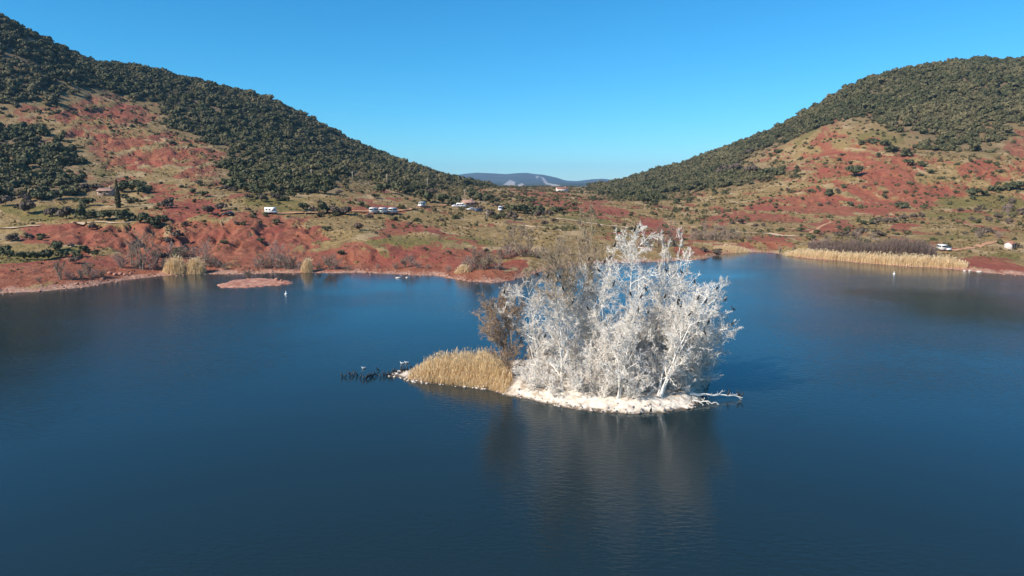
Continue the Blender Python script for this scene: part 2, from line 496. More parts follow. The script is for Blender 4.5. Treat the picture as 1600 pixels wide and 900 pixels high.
terrain = mesh_obj("hillside_terrain", np.c_[GX.ravel(), GY.ravel(), ZT.ravel()], grid_faces(NA, NR), mt, smooth=True,
    attrs=dict(red=RED.ravel(), green=GRN.ravel(), forest=np.clip(FSOFT * 0.85, 0, 1).ravel(), pale=PALE.ravel(), buff=BUF.ravel()))
tag(terrain, kind="structure")

# ---- far mountains beyond the gap
FA = np.radians(np.linspace(-16, 16, 260)); FR = np.concatenate([np.linspace(1500, 6400, 30)[:-1], np.linspace(6400, 9800, 60)])
cx = [(-400,285),(640,281),(700,277),(728,273),(745,271.5),(770,272.5),(790,274),(808,272.5),(822,272),(838,274),(850,275),(868,279),(884,284),(900,285),(925,282),(942,281),(965,284),(1100,284),(2000,285)]
ca, ct = bearing(*[np.array(q, float) for q in zip(*cx)])
crest = CAM_H + 14 + 8600 * smooth_interp(FA, ca, ct, math.radians(0.1))
prof = np.interp(FR, [1500, 6400, 7400, 8600, 9800], [0.0, 0.06, 0.42, 1.0, 0.4])
FX = np.sin(FA)[:, None] * FR; FY = np.cos(FA)[:, None] * FR
FZ = 6 + (crest[:, None] - 6) * prof + (fbm(FX / 420, FY / 700, 4, 5) - 0.5) * 34 * prof * (1.05 - prof) * 3
mm, nt, b = new_mat("mountain_ground")
c = mixc(nt, ramp(nt, noise(nt, 0.004, 4), 0.42, 0.6), (0.04, 0.055, 0.045), (0.075, 0.08, 0.06))
c = mixc(nt, attr(nt, "rock"), c, (0.33, 0.31, 0.29))
nt.links.new(c, b.inputs['Base Color'])
FPXx, FPYy = project(FX, FY, FZ)
rock = np.zeros(FX.shape)
for poly in [[(786,289),(797,281),(806,285),(804,290)],[(808,289),(816,286),(820,290),(812,292)],[(836,275),(842,275),(840,280)],[(845,276),(850,278),(856,286),(870,288),(869,291),(852,288)],[(862,290),(876,289),(876,296),(866,295)]]:
    rock = np.maximum(rock, in_poly(FPXx, FPYy, poly))
far = mesh_obj("mountains", np.c_[FX.ravel(), FY.ravel(), FZ.ravel()], grid_faces(len(FA), len(FR)), mm, smooth=True, attrs=dict(rock=rock.ravel()))
tag(far, kind="structure")

# ---- the lake
mw, nt, b = new_mat("lake_water")
b.inputs['Base Color'].default_value = rgb((0.0115, 0.024, 0.029))
b.inputs['IOR'].default_value = 1.333
b.inputs['Specular IOR Level'].default_value = 0.5
tc = nt.nodes.new("ShaderNodeTexCoord")
mp = nt.nodes.new("ShaderNodeMapping"); mp.inputs['Rotation'].default_value = (0, 0, math.radians(28)); mp.inputs['Scale'].default_value = (1.0, 2.4, 1)
nt.links.new(tc.outputs['Object'], mp.inputs[0])
na = N(nt, "ShaderNodeTexNoise", Scale=1.1, Detail=3.0, Roughness=0.5); nt.links.new(mp.outputs[0], na.inputs['Vector'])
nb = N(nt, "ShaderNodeTexNoise", Scale=0.028, Detail=3.0); nt.links.new(tc.outputs['Object'], nb.inputs['Vector'])
mul = nt.nodes.new("ShaderNodeMath"); mul.operation = 'MULTIPLY'
nt.links.new(na.outputs['Fac'], mul.inputs[0]); nt.links.new(ramp(nt, nb.outputs['Fac'], 0.15, 0.80), mul.inputs[1])
bump(nt, b, mul.outputs[0], 0.55, 0.10)
nr_ = nt.nodes.new("ShaderNodeMapRange"); nr_.inputs[1].default_value = 0.35; nr_.inputs[2].default_value = 0.68; nr_.inputs[3].default_value = 0.05; nr_.inputs[4].default_value = 0.15
mp2 = nt.nodes.new("ShaderNodeMapping"); mp2.inputs['Rotation'].default_value = (0, 0, math.radians(20)); mp2.inputs['Scale'].default_value = (0.5, 1.6, 1)
nc = N(nt, "ShaderNodeTexNoise", Scale=0.03, Detail=4.0, Roughness=0.6); nt.links.new(tc.outputs['Object'], mp2.inputs[0]); nt.links.new(mp2.outputs[0], nc.inputs['Vector'])
nt.links.new(nc.outputs['Fac'], nr_.inputs[0]); nt.links.new(nr_.outputs[0], b.inputs['Roughness'])
lx = np.linspace(-1500, 1500, 13); ly = np.linspace(-500, 900, 8)
LX, LY = np.meshgrid(lx, ly, indexing='ij')
lake = mesh_obj("lake_water", np.c_[LX.ravel(), LY.ravel(), 0 * LX.ravel()], grid_faces(13, 8)[:, ::-1], mw)
tag(lake, kind="structure")
bpy.context.view_layer.update()
if lake.data.polygons[0].normal.z < 0: lake.data.flip_normals()
if terrain.data.polygons[0].normal.z < 0: terrain.data.flip_normals()
if far.data.polygons[0].normal.z < 0: far.data.flip_normals()

# ---- clear-air haze, one closed box round everything
mh = bpy.data.materials.new("haze"); mh.use_nodes = True; nt = mh.node_tree; nt.nodes.clear()
ho = nt.nodes.new("ShaderNodeOutputMaterial"); pv = nt.nodes.new("ShaderNodeVolumePrincipled")
pv.inputs['Color'].default_value = rgb((0.36, 0.62, 1.0)); pv.inputs['Density'].default_value = 0.00006
pv.inputs['Anisotropy'].default_value = 0.0
nt.links.new(pv.outputs[0], ho.inputs['Volume'])
q = MB(); q.box(-4200, 4200, -600, 10600, -11, 262)
hz = q.build("haze", mh); tag(hz, kind="stuff")

print("HEIGHTS", ZT.min(), ZT.max(), FZ.max())
# ------------------------------------------------------------------ vegetation builders
def foliage_mat(name, c1, c2, c3, inst=False):
    m, nt, b = new_mat(name)
    g = nt.nodes.new("ShaderNodeNewGeometry")
    col = mixc(nt, g.outputs['Random Per Island'], c1, c2)
    at = attr(nt, "tint")
    if inst: at.node.attribute_type = 'INSTANCER'
    col = mixc(nt, at, col, c3)
    nt.links.new(col, b.inputs['Base Color'])
    b.inputs['Roughness'].default_value = 0.7
    return m
M_FOR = foliage_mat("holm_oak_leaves", (0.044, 0.049, 0.021), (0.098, 0.098, 0.042), (0.145, 0.122, 0.060), True)
M_SHRUB = foliage_mat("shrub_leaves", (0.042, 0.050, 0.024), (0.085, 0.092, 0.042), (0.10, 0.10, 0.05))
M_BROOM = foliage_mat("brown_shrub_leaves", (0.085, 0.062, 0.045), (0.15, 0.115, 0.085), (0.12, 0.09, 0.07))
M_CYP = foliage_mat("cypress_leaves", (0.035, 0.030, 0.014), (0.075, 0.062, 0.03), (0.06, 0.05, 0.02))

def bark_mat(name, c1, c2):
    return simple_mat(name, c1, c2, 4.0, 0.9)
M_BARK = bark_mat("grey_brown_bark", (0.16, 0.125, 0.095), (0.25, 0.20, 0.155))
M_DARKBARK = bark_mat("dark_wet_bark", (0.05, 0.038, 0.03), (0.11, 0.085, 0.065))

M_WILLOW = bark_mat("reddish_willow_bark", (0.31, 0.205, 0.13), (0.45, 0.325, 0.22))
mg, nt, b = new_mat("whitened_bark")
nn = noise(nt, 2.2, 5)
brown = mixc(nt, ramp(nt, nn, 0.35, 0.65), (0.30, 0.22, 0.145), (0.46, 0.355, 0.24))
white = mixc(nt, ramp(nt, nn, 0.35, 0.7), (0.90, 0.85, 0.78), (0.76, 0.69, 0.62))
nt.links.new(mixc(nt, attr(nt, "guano"), brown, white), b.inputs['Base Color'])
M_GUANO = mg

def leaf_cloud(rng, n, lobes=6, flat=0.8, leaf=0.28, lobe_r=(0.30, 0.48), core=True, spreadxy=0.55):
    """a crown of unit radius: leaf clumps (small quads) over several lobes, with a core that stops the light"""
    th = rng.rand(lobes) * 6.283; rad = spreadxy * np.sqrt(rng.rand(lobes)); rad[0] *= 0.2
    lc = np.c_[np.cos(th) * rad, np.sin(th) * rad, (0.45 + 0.75 * rng.rand(lobes) * (1 - 0.5 * rad)) * flat]
    lr = rng.uniform(*lobe_r, lobes)
    k = rng.randint(0, lobes, n)
    d = rng.randn(n, 3); d[:, 2] = np.abs(d[:, 2]) * 0.9 - 0.35 * rng.rand(n) ; d /= np.linalg.norm(d, axis=1)[:, None]
    c = lc[k] + d * (lr[k] * (0.75 + 0.4 * rng.rand(n)))[:, None] * [1, 1, 0.85]
    c[:, 2] = np.maximum(c[:, 2], 0.05)
    nrm = d + rng.randn(n, 3) * 0.45; nrm /= np.linalg.norm(nrm, axis=1)[:, None]
    t = np.cross(nrm, rng.randn(n, 3)); t /= np.linalg.norm(t, axis=1)[:, None]; bt = np.cross(nrm, t)
    s = leaf * (0.6 + 0.8 * rng.rand(n))[:, None]
    q = np.stack([c - t * s - bt * s * 0.6, c + t * s * 0.8 - bt * s * 0.7, c + t * s + bt * s * 0.6, c - t * s * 0.7 + bt * s * 0.8], 1).reshape(-1, 3)
    f4 = np.arange(4 * n).reshape(n, 4)
    if core:
        vs, fs = [], []
        for i in range(lobes):
            o = np.array([(1,0,0),(-1,0,0),(0,1,0),(0,-1,0),(0,0,1),(0,0,-1)], float) * lr[i] * 0.78 + lc[i]
            o[:, 2] = np.maximum(o[:, 2], 0.0)
            fs.append(np.array([(0,2,4),(2,1,4),(1,3,4),(3,0,4),(2,0,5),(1,2,5),(3,1,5),(0,3,5)]) + 4 * n + 6 * i); vs.append(o)
        return np.vstack([q] + vs), f4, np.vstack(fs)
    return q, f4, np.zeros((0, 3), int)

# ---- the evergreen oak wood on both hills: one mass of crowns
rng = np.random.RandomState(3)
protos = [leaf_cloud(np.random.RandomState(100 + i), 190, lobes=4 + i % 4, flat=0.62 + 0.06 * i, leaf=0.135, lobe_r=(0.34, 0.52), spreadxy=0.5) for i in range(7)]
NC = 150000
ca_ = rng.uniform(math.radians(-44), math.radians(44), NC); cr_ = np.sqrt(rng.uniform(260.0 ** 2, 1300.0 ** 2, NC))
X = np.sin(ca_) * cr_; Y = np.cos(ca_) * cr_
ia = np.interp(ca_, AZ, np.arange(NA)).round().astype(int); ir = np.interp(cr_, RR, np.arange(NR)).round().astype(int)
fs = np.where(cr_ > CRD[ia] - 25, FOR[ia, ir], FSOFT[ia, ir])
den = sstep(0.30, 0.85, fs + (fbm(X / 17, Y / 17, 4, 91) - 0.5) * 1.1) * np.where(fbm(X / 34, Y / 34, 4, 93) > 0.36, 1.0, 0.38)
# thin scatter of the same oaks in the open ground between
open_ = (1 - FOR[ia, ir]) * 0.17 * (cr_ > 235) * (fbm(X / 40, Y / 40, 3, 95) > 0.44)
spurs = (cr_ < CRD[ia] + 10)
keep = (rng.rand(NC) < np.maximum(den * 0.8, open_)) & spurs & (rng.rand(NC) < np.clip(0.45 + cr_ / 1200, 0, 1))
# keep only what the crest does not hide by far
X, Y, cr_, ia, ir = X[keep], Y[keep], cr_[keep], ia[keep], ir[keep]
Zt = terr_z(X, Y)
isopen = FOR[ia, ir] < 0.5
S = np.clip(np.exp(rng.randn(len(X)) * 0.40 + 0.94), 0.9, 5.6) * np.where(isopen, 0.42, 1.0)
S *= np.clip(0.75 + cr_ / 1800, 0, 1.3)
var = rng.randint(0, len(protos), len(X)); rot = rng.rand(len(X)) * 6.283
tint = np.clip(rng.rand(len(X)) ** 1.6 * 1.0 + (fbm(X / 45, Y / 45, 4, 99) - 0.5) * 2.0, 0, 1)
def scatter(name, pts, rotz, scl, tnt, var, meshes):
    """one object that repeats a few crown shapes at many places (geometry nodes)"""
    me = bpy.data.meshes.new(name)
    me.vertices.add(len(pts)); me.vertices.foreach_set("co", np.ascontiguousarray(pts, np.float32).ravel())
    for k, a in dict(rz=rotz, scl=scl, tint=tnt).items():
        at = me.attributes.new(k, 'FLOAT', 'POINT'); at.data.foreach_set("value", np.asarray(a, np.float32))
    at = me.attributes.new("pick", 'INT', 'POINT'); at.data.foreach_set("value", np.asarray(var, np.int32))
    o = bpy.data.objects.new(name, me); COL.objects.link(o)
    ng = bpy.data.node_groups.new(name, 'GeometryNodeTree')
    ng.interface.new_socket("Geometry", in_out='INPUT', socket_type='NodeSocketGeometry')
    ng.interface.new_socket("Geometry", in_out='OUTPUT', socket_type='NodeSocketGeometry')
    gi = ng.nodes.new("NodeGroupInput"); go = ng.nodes.new("NodeGroupOutput"); jn = ng.nodes.new("GeometryNodeJoinGeometry")
    for m_ in reversed(meshes):
        ob = bpy.data.objects.new(name + "_crown", m_)
        oi = ng.nodes.new("GeometryNodeObjectInfo"); oi.inputs['Object'].default_value = ob; oi.inputs['As Instance'].default_value = True
        ng.links.new(oi.outputs['Geometry'], jn.inputs[0])
    ip = ng.nodes.new("GeometryNodeInstanceOnPoints"); ip.inputs['Pick Instance'].default_value = True
    def nattr(nm, ty):
        n_ = ng.nodes.new("GeometryNodeInputNamedAttribute"); n_.data_type = ty; n_.inputs['Name'].default_value = nm
        return n_.outputs['Attribute']
    cx_ = ng.nodes.new("ShaderNodeCombineXYZ"); ng.links.new(nattr("rz", 'FLOAT'), cx_.inputs['Z'])
    ng.links.new(gi.outputs[0], ip.inputs['Points']); ng.links.new(jn.outputs[0], ip.inputs['Instance'])
    ng.links.new(nattr("pick", 'INT'), ip.inputs['Instance Index']); ng.links.new(cx_.outputs[0], ip.inputs['Rotation']); ng.links.new(nattr("scl", 'FLOAT'), ip.inputs['Scale'])
    ng.links.new(ip.outputs[0], go.inputs[0])
    md = o.modifiers.new("scatter", 'NODES'); md.node_group = ng
    return o
cms = []
for v_, q4, q3 in protos:
    m_ = bpy.data.meshes.new("oak_crown"); me_fill(m_, v_, [q4, q3]); m_.materials.append(M_FOR); cms.append(m_)
print("oak wood crowns", len(X))
wood = scatter("oak_wood", np.c_[X, Y, Zt - 0.25 * S], rot, S, tint, var, cms)
tag(wood, "dark evergreen oak wood covering both hillsides", "woodland", kind="stuff")

# ---- bare trees grown branch by branch
def nz(v): return v / (np.linalg.norm(v, axis=-1, keepdims=True) + 1e-9)

def tubes(P, R, k):
    n, mm_, _ = P.shape
    T = np.empty_like(P); T[:, 1:-1] = P[:, 2:] - P[:, :-2]; T[:, 0] = P[:, 1] - P[:, 0]; T[:, -1] = P[:, -1] - P[:, -2]
    T = nz(T); ref = np.where(np.abs(T[..., 2:3]) > 0.9, [1.0, 0, 0], [0, 0, 1.0])
    A = nz(np.cross(T, ref)); B = np.cross(T, A)
    a = np.arange(k) * 2 * math.pi / k
    V = P[:, :, None] + (A[:, :, None] * np.cos(a)[:, None] + B[:, :, None] * np.sin(a)[:, None]) * R[:, :, None, None]
    i = (np.arange(n)[:, None, None] * mm_ + np.arange(mm_ - 1)[None, :, None]) * k
    j = np.arange(k)[None, None]; j2 = (j + 1) % k
    F = np.stack([i + j, i + j2, i + k + j2, i + k + j], -1).reshape(-1, 4)
    return V.reshape(-1, 3), F

def sub(rng, P, R, n, t0, t1, ang, angsd, lenf, m, up, wander, rf, abslen=None, taper=0.5, rmin=0.008):
    Np, mp, _ = P.shape
    t = np.clip(t0 + (t1 - t0) * (np.arange(n) + rng.rand(Np, n)) / n, 0, 0.999)
    x = t * (mp - 1); i = x.astype(int); f = (x - i)[..., None]; r_ = np.arange(Np)[:, None]
    base = P[r_, i] * (1 - f) + P[r_, i + 1] * f
    tan = nz(P[r_, i + 1] - P[r_, i]); rad = R[r_, i] * (1 - f[..., 0]) + R[r_, i + 1] * f[..., 0]
    Lp = np.linalg.norm(np.diff(P, axis=1), axis=2).sum(1)[:, None]
    L = (Lp * lenf if abslen is None else abslen(t)) * (1 - taper * t) * rng.uniform(0.65, 1.25, (Np, n))
    e = nz(np.cross(tan, np.array([0.35, 0.2, 0.9]) + 0.1 * rng.randn(Np, n, 3))); e2 = np.cross(tan, e)
    phi = (2.4 * np.arange(n)[None] + rng.rand(Np, 1) * 6.28 + 0.6 * rng.randn(Np, n))[..., None]
    a = np.radians(ang + angsd * rng.randn(Np, n))[..., None]
    d = (np.cos(a) * tan + np.sin(a) * (np.cos(phi) * e + np.sin(phi) * e2)).reshape(-1, 3)
    L = L.reshape(-1); p = base.reshape(-1, 3); out = [p]
    for s in range(m - 1):
        d = nz(d + up * np.array([0, 0, 1.0]) + wander * rng.randn(*d.shape))
        p = p + d * (L / (m - 1))[:, None]; out.append(p)
    r0 = np.maximum(np.minimum(rad.reshape(-1) * rf, 0.03 * L + 0.004), rmin)
    return np.stack(out, 1), r0[:, None] * np.linspace(1, 0.45, m)[None]

def stem(rng, h, r, lean, m=9, wander=0.07, base=(0, 0, 0), top_r=0.12):
    z = np.linspace(0, 1, m)
    p = np.c_[lean[0] * z ** 1.2, lean[1] * z ** 1.2, h * z]
    wv = np.cumsum(rng.randn(m, 2) * wander * h / m, 0); wv -= wv[0]
    p[:, :2] += wv
    return (p + np.array(base))[None], (r * (1 - (1 - top_r) * z ** 0.8) * (1 + 0.5 * np.exp(-z * 18)))[None]

def bare_tree(rng, h, r, spread, lean=(0, 0), n=(14, 8, 6, 3), first=0.22, ang=48, up=0.10, stems=1, wander=0.16, twig=0.012, stemspread=0.25, m0=9):
    """polylines per level: trunk(s), limbs, branches, twigs, fine twigs"""
    Ps, Rs = [], []
    for s in range(stems):
        a = rng.rand() * 6.28 + s * 6.28 / stems; k = stemspread * h * (stems > 1) * rng.uniform(0.5, 1.2)
        hs = h * (1 if s == 0 else rng.uniform(0.72, 0.98))
        P, R = stem(rng, hs, r * (1 if stems == 1 else 0.7), (lean[0] + math.cos(a) * k, lean[1] + math.sin(a) * k), m0, base=(math.cos(a) * r * (stems > 1), math.sin(a) * r * (stems > 1), -0.25))
        Ps.append(P); Rs.append(R)
    P0, R0 = np.vstack(Ps), np.vstack(Rs)
    lev = [(P0, R0)]
    n1 = max(3, n[0] // stems)
    env = lambda t: spread * (0.55 + 0.75 * np.sin(np.clip((t - 0.05) / 0.95, 0, 1) ** 0.8 * math.pi * 0.8))
    lev.append(sub(rng, P0, R0, n1, first, 0.99, ang, 9, 1, 7, up, wander, 0.62, abslen=env, taper=0.25, rmin=twig * 2.8))
    lev.append(sub(rng, *lev[-1], n[1], 0.18, 0.99, 44, 12, 0.48, 5, up * 0.7, wander * 1.2, 0.66, rmin=twig * 1.8))
    lev.append(sub(rng, *lev[-1], n[2], 0.12, 0.99, 42, 14, 0.52, 3, up * 0.5, wander * 1.5, 0.72, rmin=twig * 1.2))
    if n[3]: lev.append(sub(rng, *lev[-1], n[3], 0.15, 0.99, 40, 15, 0.60, 2, 0.02, wander * 1.6, 0.8, rmin=twig))
    return lev

def tree_meshes(lev, guano=None, sides=(8, 5, 4, 3, 3), cut=2):
    """trunk+limbs mesh data and crown mesh data"""
    out = []
    for grp, ks in ((lev[:cut], sides[:cut]), (lev[cut:], sides[cut:])):
        V, F, off = [], [], 0
        for (P, R), k in zip(grp, ks):
            v, f = tubes(P, R, k); V.append(v); F.append(f + off); off += len(v)
        V = np.vstack(V); F = np.vstack(F)
        out.append((V, F, None if guano is None else guano(V)))
    return out

def place_tree(name, loc, lev, mats, guano=None, sides=(8, 5, 4, 3, 3), label=None, cat="tree", group=None, cut=2):
    e = empty(name, loc)
    for nm, (V, F, g), m in zip(("trunk", "crown"), tree_meshes(lev, guano, sides, cut), mats):
        mesh_obj(nm, V, F, m, e, smooth=True, attrs=None if g is None else dict(guano=g))
    tag(e, label, cat, group)
    return e
# ------------------------------------------------------------------ the island
def lakept(x, y):
    az, te = bearing(x, y); r = -CAM_H / te
    return np.array([float(np.sin(az) * r), float(np.cos(az) * r)])
ISL = [(606,588),(625,591),(640,596),(700,602),(760,609),(790,617),(830,626),(880,636),(930,643),(985,646),(1040,644),(1078,638),(1094,630),(1098,618),(1108,604),(1112,592),(1085,584),(1040,578),(950,571),(850,567),(760,567),(690,570),(655,576),(630,580),(612,584)]
IW = np.array([lakept(*p) for p in ISL])
def sdist(px, py, poly):
    d = np.full(np.shape(px), 1e9); n = len(poly)
    for i in range(n):
        a, b_ = poly[i], poly[(i + 1) % n]; ab = b_ - a
        t = np.clip(((px - a[0]) * ab[0] + (py - a[1]) * ab[1]) / (ab @ ab), 0, 1)
        d = np.minimum(d, np.hypot(px - a[0] - t * ab[0], py - a[1] - t * ab[1]))
    return np.where(in_poly(px, py, [tuple(q) for q in poly]), d, -d)
def island_z(x, y):
    x = np.asarray(x, float); y = np.asarray(y, float)
    d = sdist(x, y, IW) + (fbm(x / 1.3, y / 1.3, 3, 7) - 0.5) * 0.9
    hgt = np.where(d > 0, 1.15 * (1 - np.exp(-d / 1.6)), d * 0.5)
    east = sstep(-6, 0, x)
    return hgt * (0.35 + 0.65 * east) + (d > 0.2) * ((fbm(x / 0.9, y / 0.9, 4, 9) - 0.5) * 0.35 + (fbm(x / 4, y / 4, 2, 12) - 0.5) * 0.5)
ix = np.arange(IW[:, 0].min() - 5, IW[:, 0].max() + 3, 0.2); iy = np.arange(IW[:, 1].min() - 3, IW[:, 1].max() + 3, 0.2)
IX, IY = np.meshgrid(ix, iy, indexing='ij')
IZ = island_z(IX, IY)
mi, nt, b = new_mat("island_ground")
ns = noise(nt, 2.5, 6, 0.65); nl = noise(nt, 0.6, 4)
soil = mixc(nt, ramp(nt, ns, 0.4, 0.6), (0.42, 0.30, 0.20), (0.30, 0.19, 0.12))
wht = mixc(nt, ramp(nt, ns, 0.38, 0.66), (0.76, 0.69, 0.60), (0.50, 0.42, 0.34))
wht = mixc(nt, ramp(nt, nl, 0.54, 0.66), wht, (0.40, 0.31, 0.23))
cc = mixc(nt, attr(nt, "guano"), soil, wht)
cc = mixc(nt, attr(nt, "wet"), cc, (0.11, 0.075, 0.05))
nt.links.new(cc, b.inputs['Base Color']); bump(nt, b, ns, 0.7, 0.12)
gu = sstep(-2.5, 1.5, IX + (fbm(IX / 2, IY / 2, 3, 14) - 0.5) * 4)
gu = np.maximum(gu, sstep(-12.2, -13.5, IX) * 0.8)
isl = mesh_obj("island_ground", np.c_[IX.ravel(), IY.ravel(), IZ.ravel()], grid_faces(len(ix), len(iy)), mi, smooth=True, attrs=dict(guano=gu.ravel(), wet=sstep(0.16, 0.05, IZ).ravel()))
if isl.data.polygons[0].normal.z < 0: isl.data.flip_normals()
tag(isl, kind="structure")

def on_island(x, y, dz=0.0):
    p = lakept(x, y)
    for _ in range(4):
        z = float(island_z(p[0], p[1])); az, te = bearing(x, y); r = (z - CAM_H) / float(te)
        p = np.array([math.sin(az) * r, math.cos(az) * r])
    return np.array([p[0], p[1], max(z, 0.0) + dz])

def h_to(P, ytop, xtop=None):
    """height needed at place P to reach photograph row ytop, and sideways lean to reach column xtop"""
    az, te = bearing(P[0] * 0 + (800 if xtop is None else xtop), ytop)
    r = math.hypot(P[0], P[1]); hh = CAM_H + r * float(te) - P[2]
    if xtop is None: return hh
    return hh, math.tan(float(az)) * P[1] - P[0]

# stones whitened along the island's rim
rs = np.random.RandomState(5); V, F3, off = [], [], 0
ico = np.array([(1,0,0),(-1,0,0),(0,1,0),(0,-1,0),(0,0,1),(0,0,-1),(.6,.6,.5),(-.6,.6,.5),(.6,-.6,.5),(-.6,-.6,.5)], float)
icf = np.array([(0,2,6),(2,4,6),(4,0,6),(2,1,7),(1,4,7),(4,2,7),(0,4,8),(4,3,8),(3,0,8),(4,1,9),(1,3,9),(3,4,9),(2,0,5),(1,2,5),(3,1,5),(0,3,5)])
seg = np.vstack([IW, IW[:1]]); sv, sf, so = [], [], 0
for i in range(len(IW)):
    a, b_ = seg[i], seg[i + 1]; L = np.linalg.norm(b_ - a)
    for q in range(int(L * 9 * (0.3 + 1.4 * float(vnoise(i * 1.7, 0.5, 3))))):
        p = a + (b_ - a) * rs.rand() + rs.randn(2) * 0.55
        s = 0.06 + 0.18 * rs.rand() ** 2.5
        z = float(island_z(p[0], p[1]))
        if z < -0.03: continue
        v = ico * (1 + 0.25 * rs.randn(10, 1)) * s * [1.2, 1.0, 0.6]; a_ = rs.rand() * 6.28
        v[:, :2] = v[:, :2] @ np.array([[math.cos(a_), -math.sin(a_)], [math.sin(a_), math.cos(a_)]])
        sv.append(v + [p[0], p[1], z + s * 0.2]); sf.append(icf + so); so += 10
M_STONE = simple_mat("whitened_stone", (0.68, 0.62, 0.55), (0.36, 0.27, 0.21), 3.0, 0.9)
st_ = mesh_obj("rim_stones", np.vstack(sv), np.vstack(sf), M_STONE)
tag(st_, "small whitened stones scattered along the island's waterline", "stones", kind="stuff")

# ---- trees of the island
def guano_full(amount=1.0, z0=None, z1=None, seed=0):
    def g(V):
        n_ = fbm(V[:, 0] * 0.7 + V[:, 2] * 0.4, V[:, 1] * 0.7 + V[:, 2] * 0.5, 3, 200 + seed)
        a = sstep(0.25, 0.5, n_ + 0.18) * amount
        if z0 is not None: a = a * (1 - sstep(z0, z1, V[:, 2] + (n_ - 0.5) * 5))
        return a
    return g
BR = []      # branch points where a bird can perch, world space
ISLAND_TREES = [
 # base px, top px, trunk r, spread, n per level, stems, ang, up, guano, label
 ((797,589),(786,464),0.16,3.1,(36,10,8,4),6,42,0.16,'brown',"brown leafless willow with dark forked base beside the island reeds"),
 ((879,613),(868,386),0.20,3.0,(26,10,8,4),1,46,0.10,'top',"tall slim tree with whitened trunk and brownish top at the island's left front"),
 ((842,588),(846,412),0.17,2.6,(22,10,8,4),2,48,0.10,'top2',"whitened tree with curling outer twigs behind the slim trunk on the left"),
 ((922,588),(928,352),0.19,2.5,(33,9,8,4),3,28,0.22,'tan',"tall tan upright poplar rising unwhitened above the island's left trees"),
 ((896,598),(893,398),0.16,2.8,(22,10,8,4),2,40,0.14,'tan',"tan bushy crowned tree left of the tall upright poplar"),
 ((868,578),(900,372),0.16,3.0,(26,9,8,4),3,36,0.18,'tan',"broad tan topped tree at the back of the island's left side"),
 ((950,606),(946,418),0.19,3.4,(24,10,8,4),2,46,0.10,'full',"broad chalk white tree in the middle of the island"),
 ((996,603),(993,360),0.21,3.3,(28,10,8,4),1,50,0.06,'full',"tall white tree with feathered cone shaped top at the island's centre"),
 ((1040,588),(1060,350),0.20,1.7,(48,8,8,3),6,24,0.26,'pale',"tall tree of pale upright wands behind the island's right side"),
 ((1016,590),(1024,425),0.18,3.6,(24,10,8,4),2,48,0.08,'full',"dense white tree between the cone shaped one and the right edge"),
 ((1030,619),(1078,455),0.27,3.2,(24,10,8,4),3,36,0.10,'full',"big white leaning tree with thick forked trunk at the island's right end"),
 ((1062,606),(1124,456),0.20,3.1,(24,10,8,4),2,44,0.08,'full',"white tree leaning far out over the water on the right"),
 ((1084,602),(1112,492),0.15,2.7,(22,10,8,4),2,46,0.07,'full',"low white tree hanging over the water below the far leaning one"),
 ((966,622),(972,505),0.15,2.9,(20,10,8,4),3,46,0.08,'full',"short white tree at the front of the island's thicket"),
]
for i, (bp_, tp, r, spr, n, stems, ang, up, gk, lab) in enumerate(ISLAND_TREES):
    P = on_island(*bp_); rg = np.random.RandomState(300 + i)
    hh, lean = h_to(P, tp[1], tp[0])
    hh = hh * (1.0 if gk in ('tan', 'pale') else 0.93)
    gfun = {'brown': guano_full(0.12, seed=i), 'top': guano_full(1, hh * 0.55, hh * 0.8, i), 'top2': guano_full(1, hh * 0.75, hh * 1.05, i), 'tan': guano_full(0.95, hh * 0.5, hh * 0.85, i),
            'full': guano_full(1, seed=i), 'pale': guano_full(0.85, seed=i)}[gk]
    lev = bare_tree(rg, hh, r * 0.78, spr * 1.22, (lean, 0), n, 0.12, ang, up, stems, twig=0.016 if gk != 'brown' else 0.016, stemspread=(0.10 if gk in ('pale', 'tan') else 0.20) if stems > 1 else 0)
    place_tree("bare_tree", P, lev, (M_WILLOW, M_WILLOW) if gk == 'brown' else (M_GUANO, M_GUANO), gfun, label=lab, group="leafless trees on the island")
    for q in (1, 2, 3):
        pts = lev[q][0][:, 1:].reshape(-1, 3) + P
        BR.append(pts)
BR = np.vstack(BR)
# ---- whitened undergrowth
SHR = [(820,597,3.2),(836,606,3.6),(858,600,4.4),(866,615,3.0),(903,612,4.8),(924,622,4.2),(944,616,5.2),(984,622,4.0),(1006,610,5.2),(1048,606,4.6),(1072,612,3.4),(1084,600,4.2),(985,596,5.5),(930,598,5.5),(880,592,5.0)]
ordw = ["first","second","third","fourth","fifth","sixth","seventh","eighth","ninth","tenth","eleventh","twelfth","thirteenth","fourteenth","fifteenth","sixteenth","seventeenth","eighteenth","nineteenth","twentieth"]
def ordinal(i):
    if i < 20: return ordw[i]
    tens = ["twenty", "thirty", "forty", "fifty", "sixty", "seventy", "eighty", "ninety"][(i + 1) // 10 - 2]; u = (i + 1) % 10
    return (tens[:-1] + "ieth") if u == 0 else tens + "-" + ordw[u - 1]
SHP = []
for i in range(5):
    rg = np.random.RandomState(500 + i)
    lev = bare_tree(rg, 0.8, 0.016, 0.42, (rg.uniform(-.1, .1), 0), (30, 7, 7, 2), 0.1, 45, 0.06, 7, twig=0.0036, stemspread=0.34, m0=6)
    pair = []
    for nm, (V, F, g) in zip(("trunk", "crown"), tree_meshes(lev, lambda V: guano_full(0.95, seed=40 + i)(V * 4.5), (5, 4, 3, 3, 3))):
        me = bpy.data.meshes.new(nm); me_fill(me, V, F, True, dict(guano=g)); me.materials.append(M_GUANO); pair.append(me)
    SHP.append(pair)
